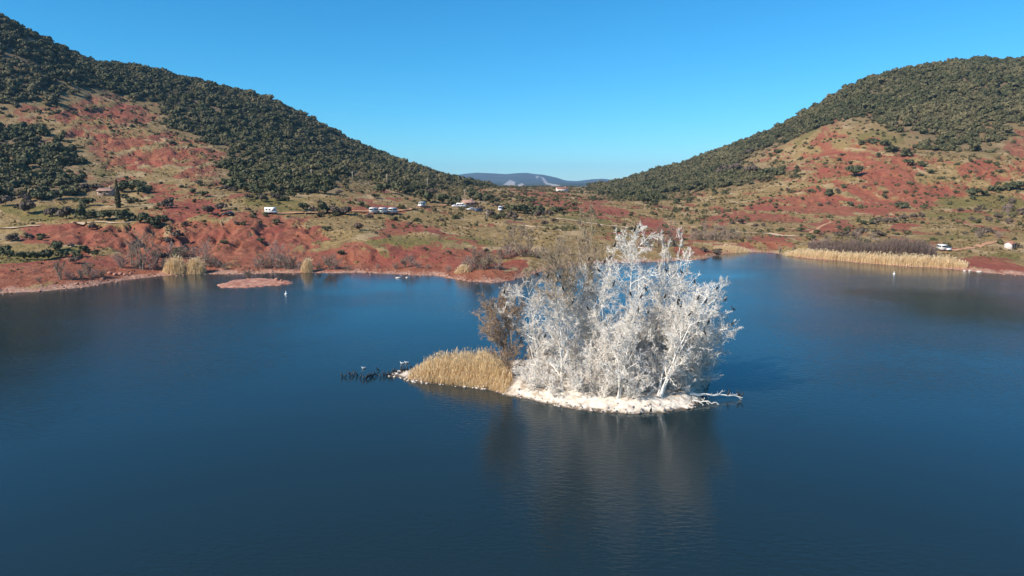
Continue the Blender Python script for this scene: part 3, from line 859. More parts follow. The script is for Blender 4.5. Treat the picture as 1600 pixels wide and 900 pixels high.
for i, (x, y, hs) in enumerate(sorted(SHR)):
    P = on_island(x, y); e = empty("bare_shrub", P, i * 2.1); e.scale = (hs, hs, hs)
    child("trunk", SHP[i % 5][0], e); child("crown", SHP[i % 5][1], e)
    tag(e, "whitened leafless shrub under the island trees, %s from the left" % ordinal(i), "shrub", "whitened undergrowth of the island")

FIL = [(836,584,7.5),(862,592,7),(905,590,9),(932,594,9),(958,592,10),(984,588,11),(1008,598,9.5),(1030,602,9),(1050,596,9.5),(1072,596,8.5),(1090,598,6.5),(978,612,7),(925,610,7.5),(1056,584,11),(1088,590,8)]
FLP = []
for i in range(4):
    rg = np.random.RandomState(560 + i)
    lev = bare_tree(rg, 0.86, 0.014, 0.36, (rg.uniform(-.08, .08), 0), (30, 8, 8, 3), 0.08, 46, 0.07, 4, twig=0.0021, stemspread=0.22, m0=7)
    pair = []
    for nm, (V, F, g) in zip(("trunk", "crown"), tree_meshes(lev, lambda V: guano_full(0.97, seed=60 + i)(V * 8), (5, 4, 3, 3, 3))):
        me = bpy.data.meshes.new(nm); me_fill(me, V, F, True, dict(guano=g)); me.materials.append(M_GUANO); pair.append(me)
    FLP.append((pair, np.vstack([lev[q][0][:, 1:].reshape(-1, 3) for q in (1, 2)])))
for i, (x, y, hs) in enumerate(sorted(FIL)):
    P = on_island(x, y); e = empty("bare_tree", P, i * 1.7); e.scale = (hs, hs, hs)
    (tm, cm_), pts = FLP[i % 4]
    child("trunk", tm, e); child("crown", cm_, e)
    tag(e, "whitened twiggy tree inside the island thicket, %s from the left" % ordinal(i), "tree", "leafless trees on the island")

# ---- fallen boughs reaching out over the water
def bough(name, p0, p1, r, seed, label, nb=7):
    rg = np.random.RandomState(seed); a = np.array(p0, float); b2 = np.array(p1, float); t = np.linspace(0, 1, 8)[:, None]
    P = a + (b2 - a) * t; P[1:, 2] += 0.10 * rg.randn(7); P[1:, 1] += 0.12 * rg.randn(7)
    R = np.linspace(r, r * 0.35, 8)
    lev = [(P[None], R[None])]
    lev.append(sub(rg, P[None], R[None], nb, 0.2, 0.98, 48, 10, 0.26, 5, 0.06, 0.2, 0.6, rmin=0.03))
    lev.append(sub(rg, *lev[-1], 2, 0.3, 0.95, 45, 12, 0.5, 4, 0.05, 0.2, 0.7, rmin=0.02))
    V, F, off = [], [], 0
    for (p, r_), k in zip(lev, (7, 5, 4)):
        v, f = tubes(p, r_, k); V.append(v); F.append(f + off); off += len(v)
    V = np.vstack(V)
    o = mesh_obj(name, V - a, np.vstack(F), M_GUANO, smooth=True, attrs=dict(guano=np.full(len(V), 0.95)))
    o.location = tuple(a); tag(o, label, "branch", "fallen boughs at the island's right end")
    return lev
ba = on_island(1078, 618); bb = lakept(1160, 624)
L1 = bough("fallen_bough", (ba[0], ba[1], 0.7), (bb[0], bb[1], 0.28), 0.14, 61, "long whitened bough stretching out over the water with birds at its tip")
ba = on_island(1082, 630); bb = lakept(1124, 632)
bough("fallen_bough", (ba[0], ba[1], 0.5), (bb[0], bb[1], 0.12), 0.10, 62, "short forked white bough dipping in the water below the long one", 6)
ba = on_island(1000, 632); bb = on_island(1024, 616)
bough("fallen_bough", (ba[0], ba[1], ba[2] + 0.1), (bb[0], bb[1], bb[2] + 0.9), 0.12, 63, "grey dead log lying on the white ground before the thicket", 4)

# ---- reeds
def reed_bed(name, pts, hts, lab, seed, mat, lean=0.12, wdt=0.022, cat="reeds"):
    rg = np.random.RandomState(seed); n = len(pts)
    hts = np.asarray(hts); a = rg.rand(n) * 6.283; k = lean * rg.rand(n) * hts + 0.05
    dx, dy = np.cos(a) * k + 0.10 * hts, np.sin(a) * k
    wv = np.stack([np.cos(a + 1.3), np.sin(a + 1.3), 0 * a], 1) * wdt
    P0 = pts.copy(); P0[:, 2] -= 0.1
    P1 = P0 + np.c_[dx * 0.35, dy * 0.35, hts * 0.6]; P2 = P0 + np.c_[dx, dy, hts]
    pl = np.c_[dx * 0.5, dy * 0.5, 0 * dx]
    V = np.stack([P0 - wv, P0 + wv, P1 - wv * 0.8, P1 + wv * 0.8, P2 - wv * 0.35, P2 + wv * 0.35], 1)
    F = np.array([(0, 1, 3, 2), (2, 3, 5, 4)])[None] + np.arange(n)[:, None, None] * 6
    # plumes
    sel = np.where(rg.rand(n) < 0.22)[0]; Q = P2[sel]; w2 = wv[sel] * 2.4
    V2 = np.stack([Q, Q + w2 + [0, 0, 0.16], Q + pl[sel] * 0.4 + [0, 0, 0.40], Q - w2 + [0, 0, 0.16]], 1)
    F2 = np.arange(4 * len(sel)).reshape(-1, 4) + 6 * n
    # arching leaves
    ns_ = n; t_ = rg.rand(ns_, 1) * 0.6 + 0.25; B = P0 + (P2 - P0) * t_; a2 = rg.rand(ns_) * 6.283
    o_ = np.c_[np.cos(a2), np.sin(a2), 0 * a2] * (0.22 + 0.25 * rg.rand(ns_, 1)) * np.clip(hts[:, None] / 2.4, .5, 1.5); s_ = np.c_[-np.sin(a2), np.cos(a2), 0 * a2] * wdt * 1.1
    V3 = np.stack([B - s_, B + s_, B + o_ + [0, 0, 0.22]], 1)
    F3 = np.arange(3 * ns_).reshape(-1, 3) + 6 * n + 4 * len(sel)
    tn = np.concatenate([np.repeat(rg.rand(n), 6), np.full(4 * len(sel), 0.9), np.repeat(rg.rand(ns_), 3)])
    o = mesh_obj(name, np.vstack([V.reshape(-1, 3), V2.reshape(-1, 3), V3.reshape(-1, 3)]), [F.reshape(-1, 4), F2, F3], mat, attrs=dict(tint=tn))
    tag(o, lab, cat, kind="stuff")
    return o
def reed_mat(name, a, b_, c_):
    m, nt, b = new_mat(name)
    g = nt.nodes.new("ShaderNodeNewGeometry")
    nt.links.new(mixc(nt, attr(nt, "tint"), mixc(nt, g.outputs['Random Per Island'], a, b_), c_), b.inputs['Base Color'])
    b.inputs['Transmission Weight'].default_value = 0.0
    tr = nt.nodes.new("ShaderNodeBsdfTranslucent"); mx = nt.nodes.new("ShaderNodeMixShader"); mx.inputs[0].default_value = 0.38
    nt.links.new(b.inputs['Base Color'].links[0].from_socket, tr.inputs['Color'])
    out = next(n for n in nt.nodes if n.type == 'OUTPUT_MATERIAL')
    nt.links.new(b.outputs[0], mx.inputs[1]); nt.links.new(tr.outputs[0], mx.inputs[2]); nt.links.new(mx.outputs[0], out.inputs['Surface'])
    return m
M_REED = reed_mat("dry_reed", (0.68, 0.50, 0.25), (0.85, 0.66, 0.37), (0.70, 0.54, 0.34))
M_REED2 = reed_mat("bleached_reed", (0.74, 0.54, 0.29), (0.86, 0.67, 0.40), (0.78, 0.62, 0.40))
RP = [(638,594),(660,597),(700,601),(760,608),(790,616),(800,606),(790,590),(770,574),(690,571),(655,578),(640,586)]
RPW = np.array([lakept(*p) for p in RP]); rg = np.random.RandomState(8)
cand = np.c_[rg.uniform(RPW[:, 0].min(), RPW[:, 0].max(), 60000), rg.uniform(RPW[:, 1].min(), RPW[:, 1].max(), 60000)]
sd_ = sdist(cand[:, 0], cand[:, 1], RPW); cand = cand[sd_ > -0.1]; sd_ = sd_[sd_ > -0.1]
k = rg.permutation(len(cand))[:9000]; cand, sd_ = cand[k], sd_[k]
zz = np.maximum(island_z(cand[:, 0], cand[:, 1]), 0)
hts = (0.75 + 1.25 * sstep(0, 2.2, sd_)) * rg.uniform(0.45, 1.35, len(cand)) * np.interp(cand[:, 0], [-13.0, -10.5, -7, -2], [0.35, 0.75, 1.0, 0.95]) * (0.85 + 0.3 * fbm(cand[:, 0] / 2, cand[:, 1] / 2, 2, 3))
reed_bed("reed_bed", np.c_[cand, zz], hts, "golden dry reed bed on the island's left spit", 9, M_REED, lean=0.3)
# ------------------------------------------------------------------ reeds and thickets of the far shore
def shore_strip(x0, x1, y_lo, y_hi, n, seed):
    rg = np.random.RandomState(seed); out = []
    xs_ = np.linspace(x0, x1, 60)
    lo = np.array([hit(x, np.interp(x, *y_lo)) for x in xs_]); hi = np.array([hit(x, np.interp(x, *y_hi)) for x in xs_])
    t = rg.rand(n) * 59; i = np.minimum(t.astype(int), 58); f = (t - i)[:, None]
    a = lo[i] * (1 - f) + lo[i + 1] * f; b_ = hi[i] * (1 - f) + hi[i + 1] * f; w_ = rg.rand(n)[:, None]
    p = a * (1 - w_) + b_ * w_; p[:, 2] = np.maximum(terr_z(p[:, 0], p[:, 1]), 0)
    return p, t / 59
p, t = shore_strip(1222, 1512, ([1222,1300,1400,1480,1512],[399,406,414.5,418.5,419]), ([1222,1260,1300,1400,1512],[396,397,401,409,414]), 9000, 21)
rg = np.random.RandomState(22)
hts = rg.uniform(0.9, 2.6, len(p)) * np.interp(t, [0, 0.08, 0.25, 0.9, 1], [0.3, 0.5, 0.95, 1.0, 0.4]) * (0.8 + 0.4 * fbm(p[:, 0] / 5, p[:, 1] / 5, 2, 6))
reed_bed("reed_bed", p, hts, "pale dry reed bed lining the right shore", 23, M_REED2, lean=0.35, wdt=0.045)
def clump(cx, y0, wpx, hpx, n, seed, label, mat):
    rg = np.random.RandomState(seed); P = hit(cx, y0); s = px_size(P); R = wpx * s / 2; H_ = hpx * s
    q = np.sqrt(rg.rand(n)); a = rg.rand(n) * 6.283
    p = np.c_[P[0] + np.cos(a) * q * R, P[1] + 1.5 + np.sin(a) * q * R * 0.45, 0 * a]; p[:, 2] = np.maximum(terr_z(p[:, 0], p[:, 1]), 0)
    h = H_ * (0.12 + 0.9 * np.clip(1 - q ** 2, 0, 1) ** 0.85) * rg.uniform(0.7, 1.1, n)
    reed_bed("reed_clump", p, h, label, seed + 1, mat, lean=0.35, wdt=0.05)
clump(269, 429, 38, 26, 1500, 31, "rounded straw coloured reed clump on the left shore, the left one of a pair", M_REED2)
clump(300, 429, 36, 25, 1500, 33, "rounded straw coloured reed clump on the left shore, the right one of a pair", M_REED2)
clump(477, 427, 19, 22, 1000, 35, "single upright straw reed clump on the shore below the red bluff", M_REED2)
clump(722, 428, 26, 12, 700, 37, "small low straw clump on the pink point left of the island", M_REED2)
clump(1145, 394, 60, 10, 1100, 39, "low straw reeds at the head of the cove", M_REED2)
clump(1252, 398, 46, 8, 900, 41, "short straw reeds at the left end of the right shore's green patch", M_REED2)

M_TWIG = reed_mat("bare_osier", (0.19, 0.135, 0.105), (0.29, 0.22, 0.18), (0.23, 0.165, 0.135))
p, t = shore_strip(1262, 1462, ([1262,1340,1462],[392,401,405]), ([1262,1340,1462],[383,390,394]), 9000, 51)
hts = np.random.RandomState(52).uniform(1.8, 4.2, len(p)) * np.interp(t, [0, .15, .35, .9, 1], [.25, .6, .9, .9, .35]) * (0.6 + 0.8 * fbm(p[:, 0] / 6, p[:, 1] / 6, 2, 8))
reed_bed("osier_thicket", p, hts, "brown leafless osier thicket behind the right shore's reeds", 53, M_TWIG, lean=0.3, wdt=0.045, cat="thicket")

# tussocks and low scrub over the open slopes
rg = np.random.RandomState(60); n = 60000
a = rg.uniform(math.radians(-40), math.radians(40), n); r = np.sqrt(rg.uniform(140.0 ** 2, 620.0 ** 2, n)); X = np.sin(a) * r; Y = np.cos(a) * r
ia = np.interp(a, AZ, np.arange(NA)).round().astype(int); ir = np.interp(r, RR, np.arange(NR)).round().astype(int)
pr = (1 - FOR[ia, ir]) * (INL[ia, ir] > 4) * (0.10 + 0.9 * sstep(0.45, 0.62, fbm(X / 13, Y / 13, 4, 63))) * (1 - 0.72 * RED[ia, ir])
kp = rg.rand(n) < pr * 0.8; X, Y, r = X[kp], Y[kp], r[kp]; n = len(X); Zs = terr_z(X, Y)
S = rg.uniform(0.25, 0.6, n) * (0.7 + r / 500)
d = rg.randn(n, 5, 3); d[..., 2] = np.abs(d[..., 2]); d = nz(d)
c = np.stack([X, Y, Zs], 1)[:, None] + d * S[:, None, None] * 0.6
tt = nz(np.cross(d, rg.randn(n, 5, 3))); bt = np.cross(d, tt); s = (S[:, None] * 0.55)[..., None]
V = np.stack([c - tt * s - bt * s * .6, c + tt * s - bt * s * .6, c + bt * s], 2).reshape(-1, 3)
M_TUS = foliage_mat("tussock", (0.13, 0.092, 0.040), (0.25, 0.175, 0.080), (0.10, 0.082, 0.036))
o = mesh_obj("low_scrub", V, np.arange(len(V)).reshape(-1, 3), M_TUS, attrs=dict(tint=np.repeat(rg.rand(n), 15)))
tag(o, "low scrub and grass tussocks dotting the open slopes", "scrub", kind="stuff")

# ---- single shrubs and round trees in the open
def shrub_protos(mat, seed, k=4, n=230, leaf=0.12):
    out = []
    for i in range(k):
        rg = np.random.RandomState(seed + i)
        v, f4, f3 = leaf_cloud(rg, n, lobes=7, flat=0.75, leaf=leaf, lobe_r=(0.26, 0.42), spreadxy=0.62)
        me = bpy.data.meshes.new("crown"); me_fill(me, v, [f4, f3], attrs=dict(tint=np.full(len(v), rg.rand() * 0.7))); me.materials.append(mat)
        P, R = stem(rg, 0.55, 0.05, (0.05, 0.03), 5, base=(0, 0, -0.15)); P2, R2 = sub(rg, P, R, 5, 0.2, 0.9, 50, 8, 0.9, 4, 0.1, 0.1, 0.6)
        va, fa = tubes(P, R, 6); vb, fb = tubes(P2, R2, 4)
        mt_ = bpy.data.meshes.new("trunk"); me_fill(mt_, np.vstack([va, vb]), [fa, fb + len(va)], True); mt_.materials.append(M_BARK)
        out.append((mt_, me))
    return out
PROTO = dict(g=shrub_protos(M_SHRUB, 700), b=shrub_protos(M_BROOM, 720))
ZONES = [("on the left terrace", lambda x, y: x < 255 and y < 362), ("on the left lake bank", lambda x, y: x < 255), ("above the red bluff", lambda x, y: x < 560 and y < 345),
         ("on the red bluff by the lake", lambda x, y: x < 560), ("on the middle meadow", lambda x, y: x < 1000 and y > 333), ("in the valley gap", lambda x, y: x < 1000),
         ("beside the right shore track", lambda x, y: y > 352), ("on the red right hillside", lambda x, y: True)]
SH = []
for e in """12,401,26,g 38,406,24,g 58,406,26,g 76,405,24,g 86,391,28,g 96,402,20,g 112,386,12,b 135,395,24,g 122,402,20,g 118,411,18,b 150,398,14,g 20,377,22,b 46,375,18,b 64,372,14,g 146,359,16,b
8,322,26,b 40,316,22,b 62,312,24,g 95,312,28,g 118,316,12,g 138,322,22,g 45,334,30,b 82,338,26,b 105,342,30,b 128,342,28,g 150,343,30,g 172,343,28,g 196,346,30,g 218,349,26,g 238,351,22,g 70,302,22,g 108,300,24,g 132,298,22,b 152,300,22,b
206,300,38,g 224,302,26,g 190,300,20,g 262,326,26,b 255,347,20,g 245,355,18,g 244,357,12,g 300,302,16,g 318,307,16,g 310,289,14,b 345,329,20,b 327,335,20,b 352,298,16,b 365,301,18,b
385,300,26,g 400,304,28,g 424,303,30,g 440,305,22,g 390,312,14,b 412,315,16,b 431,313,20,b 446,314,14,g 474,328,18,g 490,331,14,b 505,332,26,g 525,334,24,b 540,335,22,b 470,300,26,g 490,302,28,g 510,303,26,g 455,308,18,g 530,305,12,b 500,318,10,b 388,330,12,b
511,361,17,g 558,355,10,b 562,360,16,b 588,366,8,b 607,371,9,b 351,381,14,g 408,379,13,g 340,415,18,b 533,398,12,g 280,402,28,g 256,408,20,b 290,352,10,b 370,352,10,b 395,360,9,b 430,352,8,b 280,372,20,b 262,380,18,b
586,310,13,g 566,303,10,g 548,300,8,b 600,302,26,g 622,300,26,g 640,303,24,g 660,308,26,g 668,316,28,g 692,317,30,g 710,318,24,g 690,297,16,g 648,298,20,g 675,303,18,b 578,342,14,b
735,309,22,g 745,313,18,g 752,312,18,g 765,313,20,g 776,315,14,g 741,322,15,b 752,330,17,b 738,327,12,b 768,340,16,b 778,342,14,g 787,341,14,g 763,334,12,b 778,324,14,b
795,330,24,g 808,333,26,g 820,333,28,g 833,334,26,g 845,333,20,g 830,318,16,g 870,332,18,g 879,332,16,g 858,338,16,b 842,340,18,b 866,348,14,b 852,352,16,b 800,343,20,b 815,316,10,b 798,309,10,b 785,308,8,g 845,322,10,b 905,350,9,b 936,354,8,b 958,358,9,b
875,378,12,b 760,395,12,b 728,392,8,b 665,392,10,b 702,398,9,b 640,352,10,b 690,345,9,b
1018,300,24,g 1034,302,22,g 1052,300,20,g 1075,298,18,g 1090,293,18,g 1005,318,22,g 1022,322,18,g 1058,318,16,g 1074,317,14,g 1056,330,9,g 1073,330,10,g 1118,303,9,g 1131,303,12,g 1157,290,10,g 1096,281,14,g 1130,272,22,b 1150,268,24,b 1175,272,26,b 1200,274,22,g 1130,333,5,b 1130,340,6,g
1145,350,10,b 1158,350,14,b 1180,354,10,b 1192,354,9,b 1201,362,7,g 1225,359,5,g 1252,362,13,g 1264,370,12,g 1284,369,10,b 1272,371,8,b 1310,369,14,b 1320,371,16,b 1334,372,14,b 1345,368,20,b 1372,370,18,b 1310,357,9,b 1312,358,6,g
1348,351,13,g 1360,350,14,g 1372,351,18,b 1385,350,18,b 1397,348,16,b 1412,345,16,b 1428,341,14,b 1440,339,12,b 1395,361,8,g 1412,363,7,b 1330,322,14,g 1336,275,28,g 1318,294,10,g 1350,295,8,b 1296,306,18,g 1308,300,10,b 1281,322,9,b 1295,319,8,b 1266,300,9,g 1245,278,10,g 1231,298,8,b 1310,252,10,g 1316,244,9,g 1329,256,8,g 1345,227,14,g 1362,225,20,g 1372,246,12,g
1384,228,18,g 1392,238,22,g 1415,245,24,g 1420,258,18,g 1440,260,16,g 1457,272,14,g 1384,302,9,g 1383,310,12,g 1408,326,20,g 1402,322,14,b 1440,325,10,g 1495,303,10,g 1522,307,22,g 1540,306,16,g 1555,299,20,g 1572,298,18,g 1590,297,28,g 1520,312,10,g 1563,310,9,g 1500,330,11,b 1527,331,12,b 1470,344,10,b 1518,345,12,b 1545,346,14,b 1575,350,14,b 1560,343,14,b
1480,365,7,g 1522,364,14,g 1540,363,12,g 1553,365,10,b 1508,367,10,b 1535,369,24,b 1590,388,14,b 1585,375,8,g 1465,368,8,b 1575,330,18,b 1595,335,20,b 1580,318,14,b 1110,373,11,g 1142,373,5,g 1120,398,18,b 1100,394,14,b 1085,362,10,b 1215,400,6,b 1262,394,8,b
1205,205,12,b 1185,222,12,b 1225,225,16,g 1170,240,14,b 1215,240,14,g 1255,205,12,g 1140,243,10,b""".split():
    x, y, wp, k = e.split(","); SH.append((float(x), float(y), float(wp), k))
rg = np.random.RandomState(77); cnt = {}
COLN = dict(g="dark green", b="brown")
for x, y, wp, k in sorted(SH):
    P = hit(x, y); s = px_size(P) * wp / 2 * 1.12
    zone = next(zn for zn, f in ZONES if f(x, y)); key = (zone, k); i = cnt.get(key, 0); cnt[key] = i + 1
    e = empty("shrub", P); e.rotation_euler[2] = rg.rand() * 6.28
    e.scale = (s, s, s * rg.uniform(0.8, 1.15))
    mt_, mc = PROTO[k][rg.randint(4)]
    child("trunk", mt_, e); child("crown", mc, e)
    tag(e, "%s rounded shrub %s, %s from the left" % (COLN[k], zone, ordinal(i)), "shrub", "shrubs dotting the open slopes")

# cypress by the farmhouse
P = hit(185, 325); hpx = 43 * px_size(P); rg = np.random.RandomState(88); n = 900
tz = rg.rand(n) ** 0.8; an = rg.rand(n) * 6.28; rd = 0.1 * hpx * np.sin(np.clip(tz * 0.93 + 0.07, 0, 1) ** 0.55 * math.pi) * rg.uniform(0.8, 1.05, n)
c = np.c_[np.cos(an) * rd, np.sin(an) * rd, tz * hpx + 0.2]; nrm = nz(np.c_[np.cos(an), np.sin(an), 0.4 + 0 * an] + 0.3 * rg.randn(n, 3)); t_ = nz(np.cross(nrm, rg.randn(n, 3))); b2 = np.cross(nrm, t_); s = 0.22
e = empty("cypress_tree", P)
v = np.stack([c - t_ * s - b2 * s, c + t_ * s - b2 * s, c + t_ * s + b2 * s, c - t_ * s + b2 * s], 1).reshape(-1, 3)
mesh_obj("crown", v, np.arange(4 * n).reshape(-1, 4), M_CYP, e, attrs=dict(tint=np.repeat(rg.rand(n), 4)))
Pc, Rc = stem(rg, hpx * 0.9, 0.16, (0, 0), 6); va, fa = tubes(Pc, Rc, 6); mesh_obj("trunk", va, fa, M_BARK, e, True)
tag(e, "tall narrow cypress standing beside the red roofed farmhouse", "tree")

# ---- bare trees along the far shore
BT = [ # x, base y, top y, half-width px, stems, label, colour
 (222,421,352,34,5,"largest leafless grey tree on the left shore",0), (205,414,368,24,4,"leafless tree just left of the largest one on the left shore",0), (246,420,372,24,4,"leafless tree between the largest one and the reed pair on the left shore",0),
 (320,416,372,17,3,"slender leafless tree right of the straw reed pair",1), (424,418,374,20,4,"leafless pinkish grey tree below the red bluff",1), (444,418,380,18,4,"smaller leafless tree beside the pinkish grey one below the bluff",1), (460,418,398,14,5,"leafless bush left of the single upright reed clump",0),
 (515,421,400,20,7,"low grey leafless bush right of the upright reed clump",0), (640,417,396,15,4,"small leafless tree alone on the shore of the middle meadow",1), (632,418,406,12,6,"leafless bush at the foot of the lone shore tree",0),
 (745,420,388,24,7,"wide leafless bush on the pink point left of the island",0), (765,420,396,18,7,"leafless bush at the right end of the pink point",0), (809,399,334,28,3,"tall brown leafless tree on the bank behind the island's willow",0), (790,398,360,16,4,"leafless tree close left of the tall brown one on the bank",0), (828,398,350,16,3,"leafless tree close right of the tall brown one on the bank",0),
 (1028,385,345,16,3,"leafless tree behind the white wands of the island",0), (1045,385,338,16,3,"taller leafless tree behind the white wands of the island",0), (1100,372,344,14,3,"leafless grey tree at the left of the cove's grove",1), (1116,374,348,14,3,"leafless grey tree in the middle of the cove's grove",1), (1132,372,350,13,3,"leafless tree at the right of the cove's grove",1), (1146,372,352,10,4,"small leafless bush at the right end of the cove's grove",0),
 (95,437,410,18,6,"leafless bush on the red left bank near the water",0), (136,432,408,16,5,"dark leafless bush above the boulders on the left bank",0), (1575,338,318,14,4,"grey leafless tree at the right edge of the hillside",1), (1218,398,382,7,4,"tiny leafless bush on the right shore's point",0),
 (388,436,424,13,9,"spiky dry bush standing on the red rock islet",0),
]
M_BT = [bark_mat("grey_bare_twigs", (0.22, 0.165, 0.12), (0.33, 0.26, 0.20)), bark_mat("pinkish_bare_twigs", (0.28, 0.195, 0.16), (0.40, 0.30, 0.25))]
ISLET = np.array([lakept(*q) for q in [(334,446),(352,441),(375,437),(405,435),(430,437),(455,440),(454,443),(430,446),(385,449),(350,449)]])
def islet_z(x, y):
    d = sdist(np.asarray(x, float), np.asarray(y, float), ISLET) + (fbm(np.asarray(x) / 1.5, np.asarray(y) / 1.5, 4, 17, 0.6) - 0.5) * 3.2
    return np.where(d > 0, 0.26 * (1 - np.exp(-d / 0.8)), d * 0.4) + (d > 0) * (fbm(np.asarray(x) / 0.8, np.asarray(y) / 0.8, 3, 18) - 0.4) * 0.30
for i, (x, y, yt, hw, stems, lab, ci) in enumerate(BT):
    P = hit(x, y); s = px_size(P); rg = np.random.RandomState(800 + i); hh = (y - yt) * s
    if x == 388: P[2] = float(islet_z(P[0], P[1])) - 0.05
    lev = bare_tree(rg, hh * 0.9, 0.022 * hh + 0.03, hw * s * 0.62, (rg.uniform(-.04, .04) * hh, 0), (18, 6, 6, 2), 0.18, 44, 0.12, stems, twig=0.023, stemspread=0.22, m0=7)
    place_tree("bare_tree", P, lev, (M_BT[ci], M_BT[ci]), None, sides=(6, 4, 3, 3, 3), label=lab, group="leafless trees of the far shore")

# smaller leafless bushes along the waterline share a few shapes
BSH = []
for i in range(4):
    rg = np.random.RandomState(880 + i)
    lev = bare_tree(rg, 0.85, 0.02, 0.5, (0, 0), (26, 5, 5, 1), 0.08, 46, 0.08, 6, twig=0.0065, stemspread=0.3, m0=6)
    BSH.append([])
    for nm, (V, F, g) in zip(("trunk", "crown"), tree_meshes(lev, None, (5, 4, 3, 3, 3))):
        me = bpy.data.meshes.new(nm); me_fill(me, V, F, True); me.materials.append(M_BT[i % 2]); BSH[-1].append(me)
WB = [(190,418,28),(212,420,22),(236,421,30),(258,421,22),(268,402,30),(288,404,26),(305,404,24),(328,417,24),(338,418,14),(352,421,14),(405,419,20),(416,419,26),(436,419,28),(452,420,24),(470,421,16),(498,421,14),(524,421,22),(545,422,10),(590,419,9),(618,420,12),(652,419,16),(668,420,10),(700,424,12),(728,419,20),(738,421,26),(754,421,28),(776,421,22),(782,405,24),(798,402,26),(818,401,28),(838,402,20),(852,400,18),(885,398,16),(910,394,16),(1002,385,16),(1012,385,20),(1036,386,24),(1056,385,18),(1085,374,18),(1094,375,20),(1108,376,20),(1124,376,20),(1138,375,18),(1152,374,14),(1170,376,10),(1240,390,9),(1270,386,16),(1288,384,18),(108,437,18),(124,436,20),(145,434,18),(160,432,14),(60,440,10),(1455,392,14),(1340,372,16),(1362,373,14),(1560,372,14),(1530,372,16)]
for i, (x, y, hp) in enumerate(sorted(WB)):
    P = hit(x, y); s = hp * px_size(P); e = empty("bare_shrub", P, i * 1.3); e.scale = (s, s, s)
    child("trunk", BSH[i % 4][0], e); child("crown", BSH[i % 4][1], e)
    tag(e, "grey brown leafless bush along the far waterline, %s from the left" % ordinal(i), "shrub", "leafless bushes of the far waterline")

# loose stones along the whole far shore
rg = np.random.RandomState(66); n = 1700
a = rg.uniform(math.radians(-38), math.radians(38), n); d = np.interp(a, AZ, SHD) + rg.randn(n) * 2.2 + 1.5; X, Y = np.sin(a) * d, np.cos(a) * d
s = 0.06 + 0.30 * rg.rand(n) ** 5; z = np.maximum(terr_z(X, Y), -0.02)
V = (ico[None] * (1 + 0.2 * rg.randn(n, 10, 1)) * np.array([1.3, 1, 0.6])) * s[:, None, None] + np.stack([X, Y, z + s * .15], 1)[:, None]
tag(mesh_obj("shore_stones", V.reshape(-1, 3), (icf[None] + np.arange(n)[:, None, None] * 10).reshape(-1, 3), simple_mat("pinkish_stone", (0.46, 0.27, 0.20), (0.32, 0.15, 0.11), 0.5, 0.9)), "loose pinkish stones strewn along the far waterline", "stones", kind="stuff")

# ---- islet and shore rocks
jx = np.arange(ISLET[:, 0].min() - 2, ISLET[:, 0].max() + 2, 0.3); jy = np.arange(ISLET[:, 1].min() - 2, ISLET[:, 1].max() + 2, 0.3)
JX, JY = np.meshgrid(jx, jy, indexing='ij'); JZ = islet_z(JX, JY)
M_RROCK = simple_mat("pink_rock", (0.46, 0.25, 0.18), (0.30, 0.115, 0.08), 0.7, 0.9)
o = mesh_obj("rock_islet", np.c_[JX.ravel(), JY.ravel(), JZ.ravel()], grid_faces(len(jx), len(jy)), M_RROCK, smooth=True)
if o.data.polygons[0].normal.z < 0: o.data.flip_normals()
tag(o, kind="structure")
def rock_mesh(seed, mat):
    rg = np.random.RandomState(seed)
    v = []; nu, nv = 9, 6
    for j in range(nv + 1):
        ph = math.pi * j / nv
        for i in range(nu):
            th = 2 * math.pi * i / nu; d = np.array([math.cos(th) * math.sin(ph), math.sin(th) * math.sin(ph), math.cos(ph)])
            k = 1 + 0.35 * (fbm(d[0] * 1.3 + seed, d[1] * 1.3 + d[2] * 2.1, 3, 5) - 0.5) * 2
            v.append(np.clip(d * k, -0.85, 0.85))
    f = [(j * nu + i, j * nu + (i + 1) % nu, (j + 1) * nu + (i + 1) % nu, (j + 1) * nu + i) for j in range(nv) for i in range(nu)]
    me = bpy.data.meshes.new("boulder"); me_fill(me, np.array(v), np.array(f)[:, ::-1], False); me.materials.append(mat); return me
M_WROCK = simple_mat("white_rock", (0.72, 0.66, 0.60), (0.48, 0.38, 0.32), 1.5, 0.9)
RM = [rock_mesh(i, M_RROCK) for i in (1, 2, 3)]; RMW = [rock_mesh(i, M_WROCK) for i in (4, 5)]
ROCKS = [(622,434.5,9,2.2,1,"white flat rock in the water off the middle meadow, the larger of two"),(636,434.2,6,2,1,"white flat rock in the water off the middle meadow, the smaller of two"),
 (1507,424,4,3,1,"first pale boulder from the left at the right shore's waterline"),(1515,424,5,3,1,"second pale boulder from the left at the right shore's waterline"),(1530,424.5,9,2.2,1,"long pale slab right of two boulders at the right waterline"),
 (172,428,8,5,0,"first pink boulder from the left on the left shore"),(180,430,9,5,0,"second pink boulder from the left on the left shore"),(188,429,8,5,0,"third pink boulder from the left on the left shore"),(196,430,8,4,0,"fourth pink boulder from the left on the left shore"),(204,428,7,4,0,"fifth pink boulder from the left on the left shore"),
 (160,436,8,3.5,0,"dark pink slab beside the water below the left boulders"),(120,444,9,3,0,"flat pink slab at the left waterline"),
 (432,440,7,5,0,"blocky rock at the right end of the red islet"),(440,441,6,4,0,"smaller rock at the islet's right tip"),(113,385,7,6,1,"pale boulder at the foot of the left red bank")]
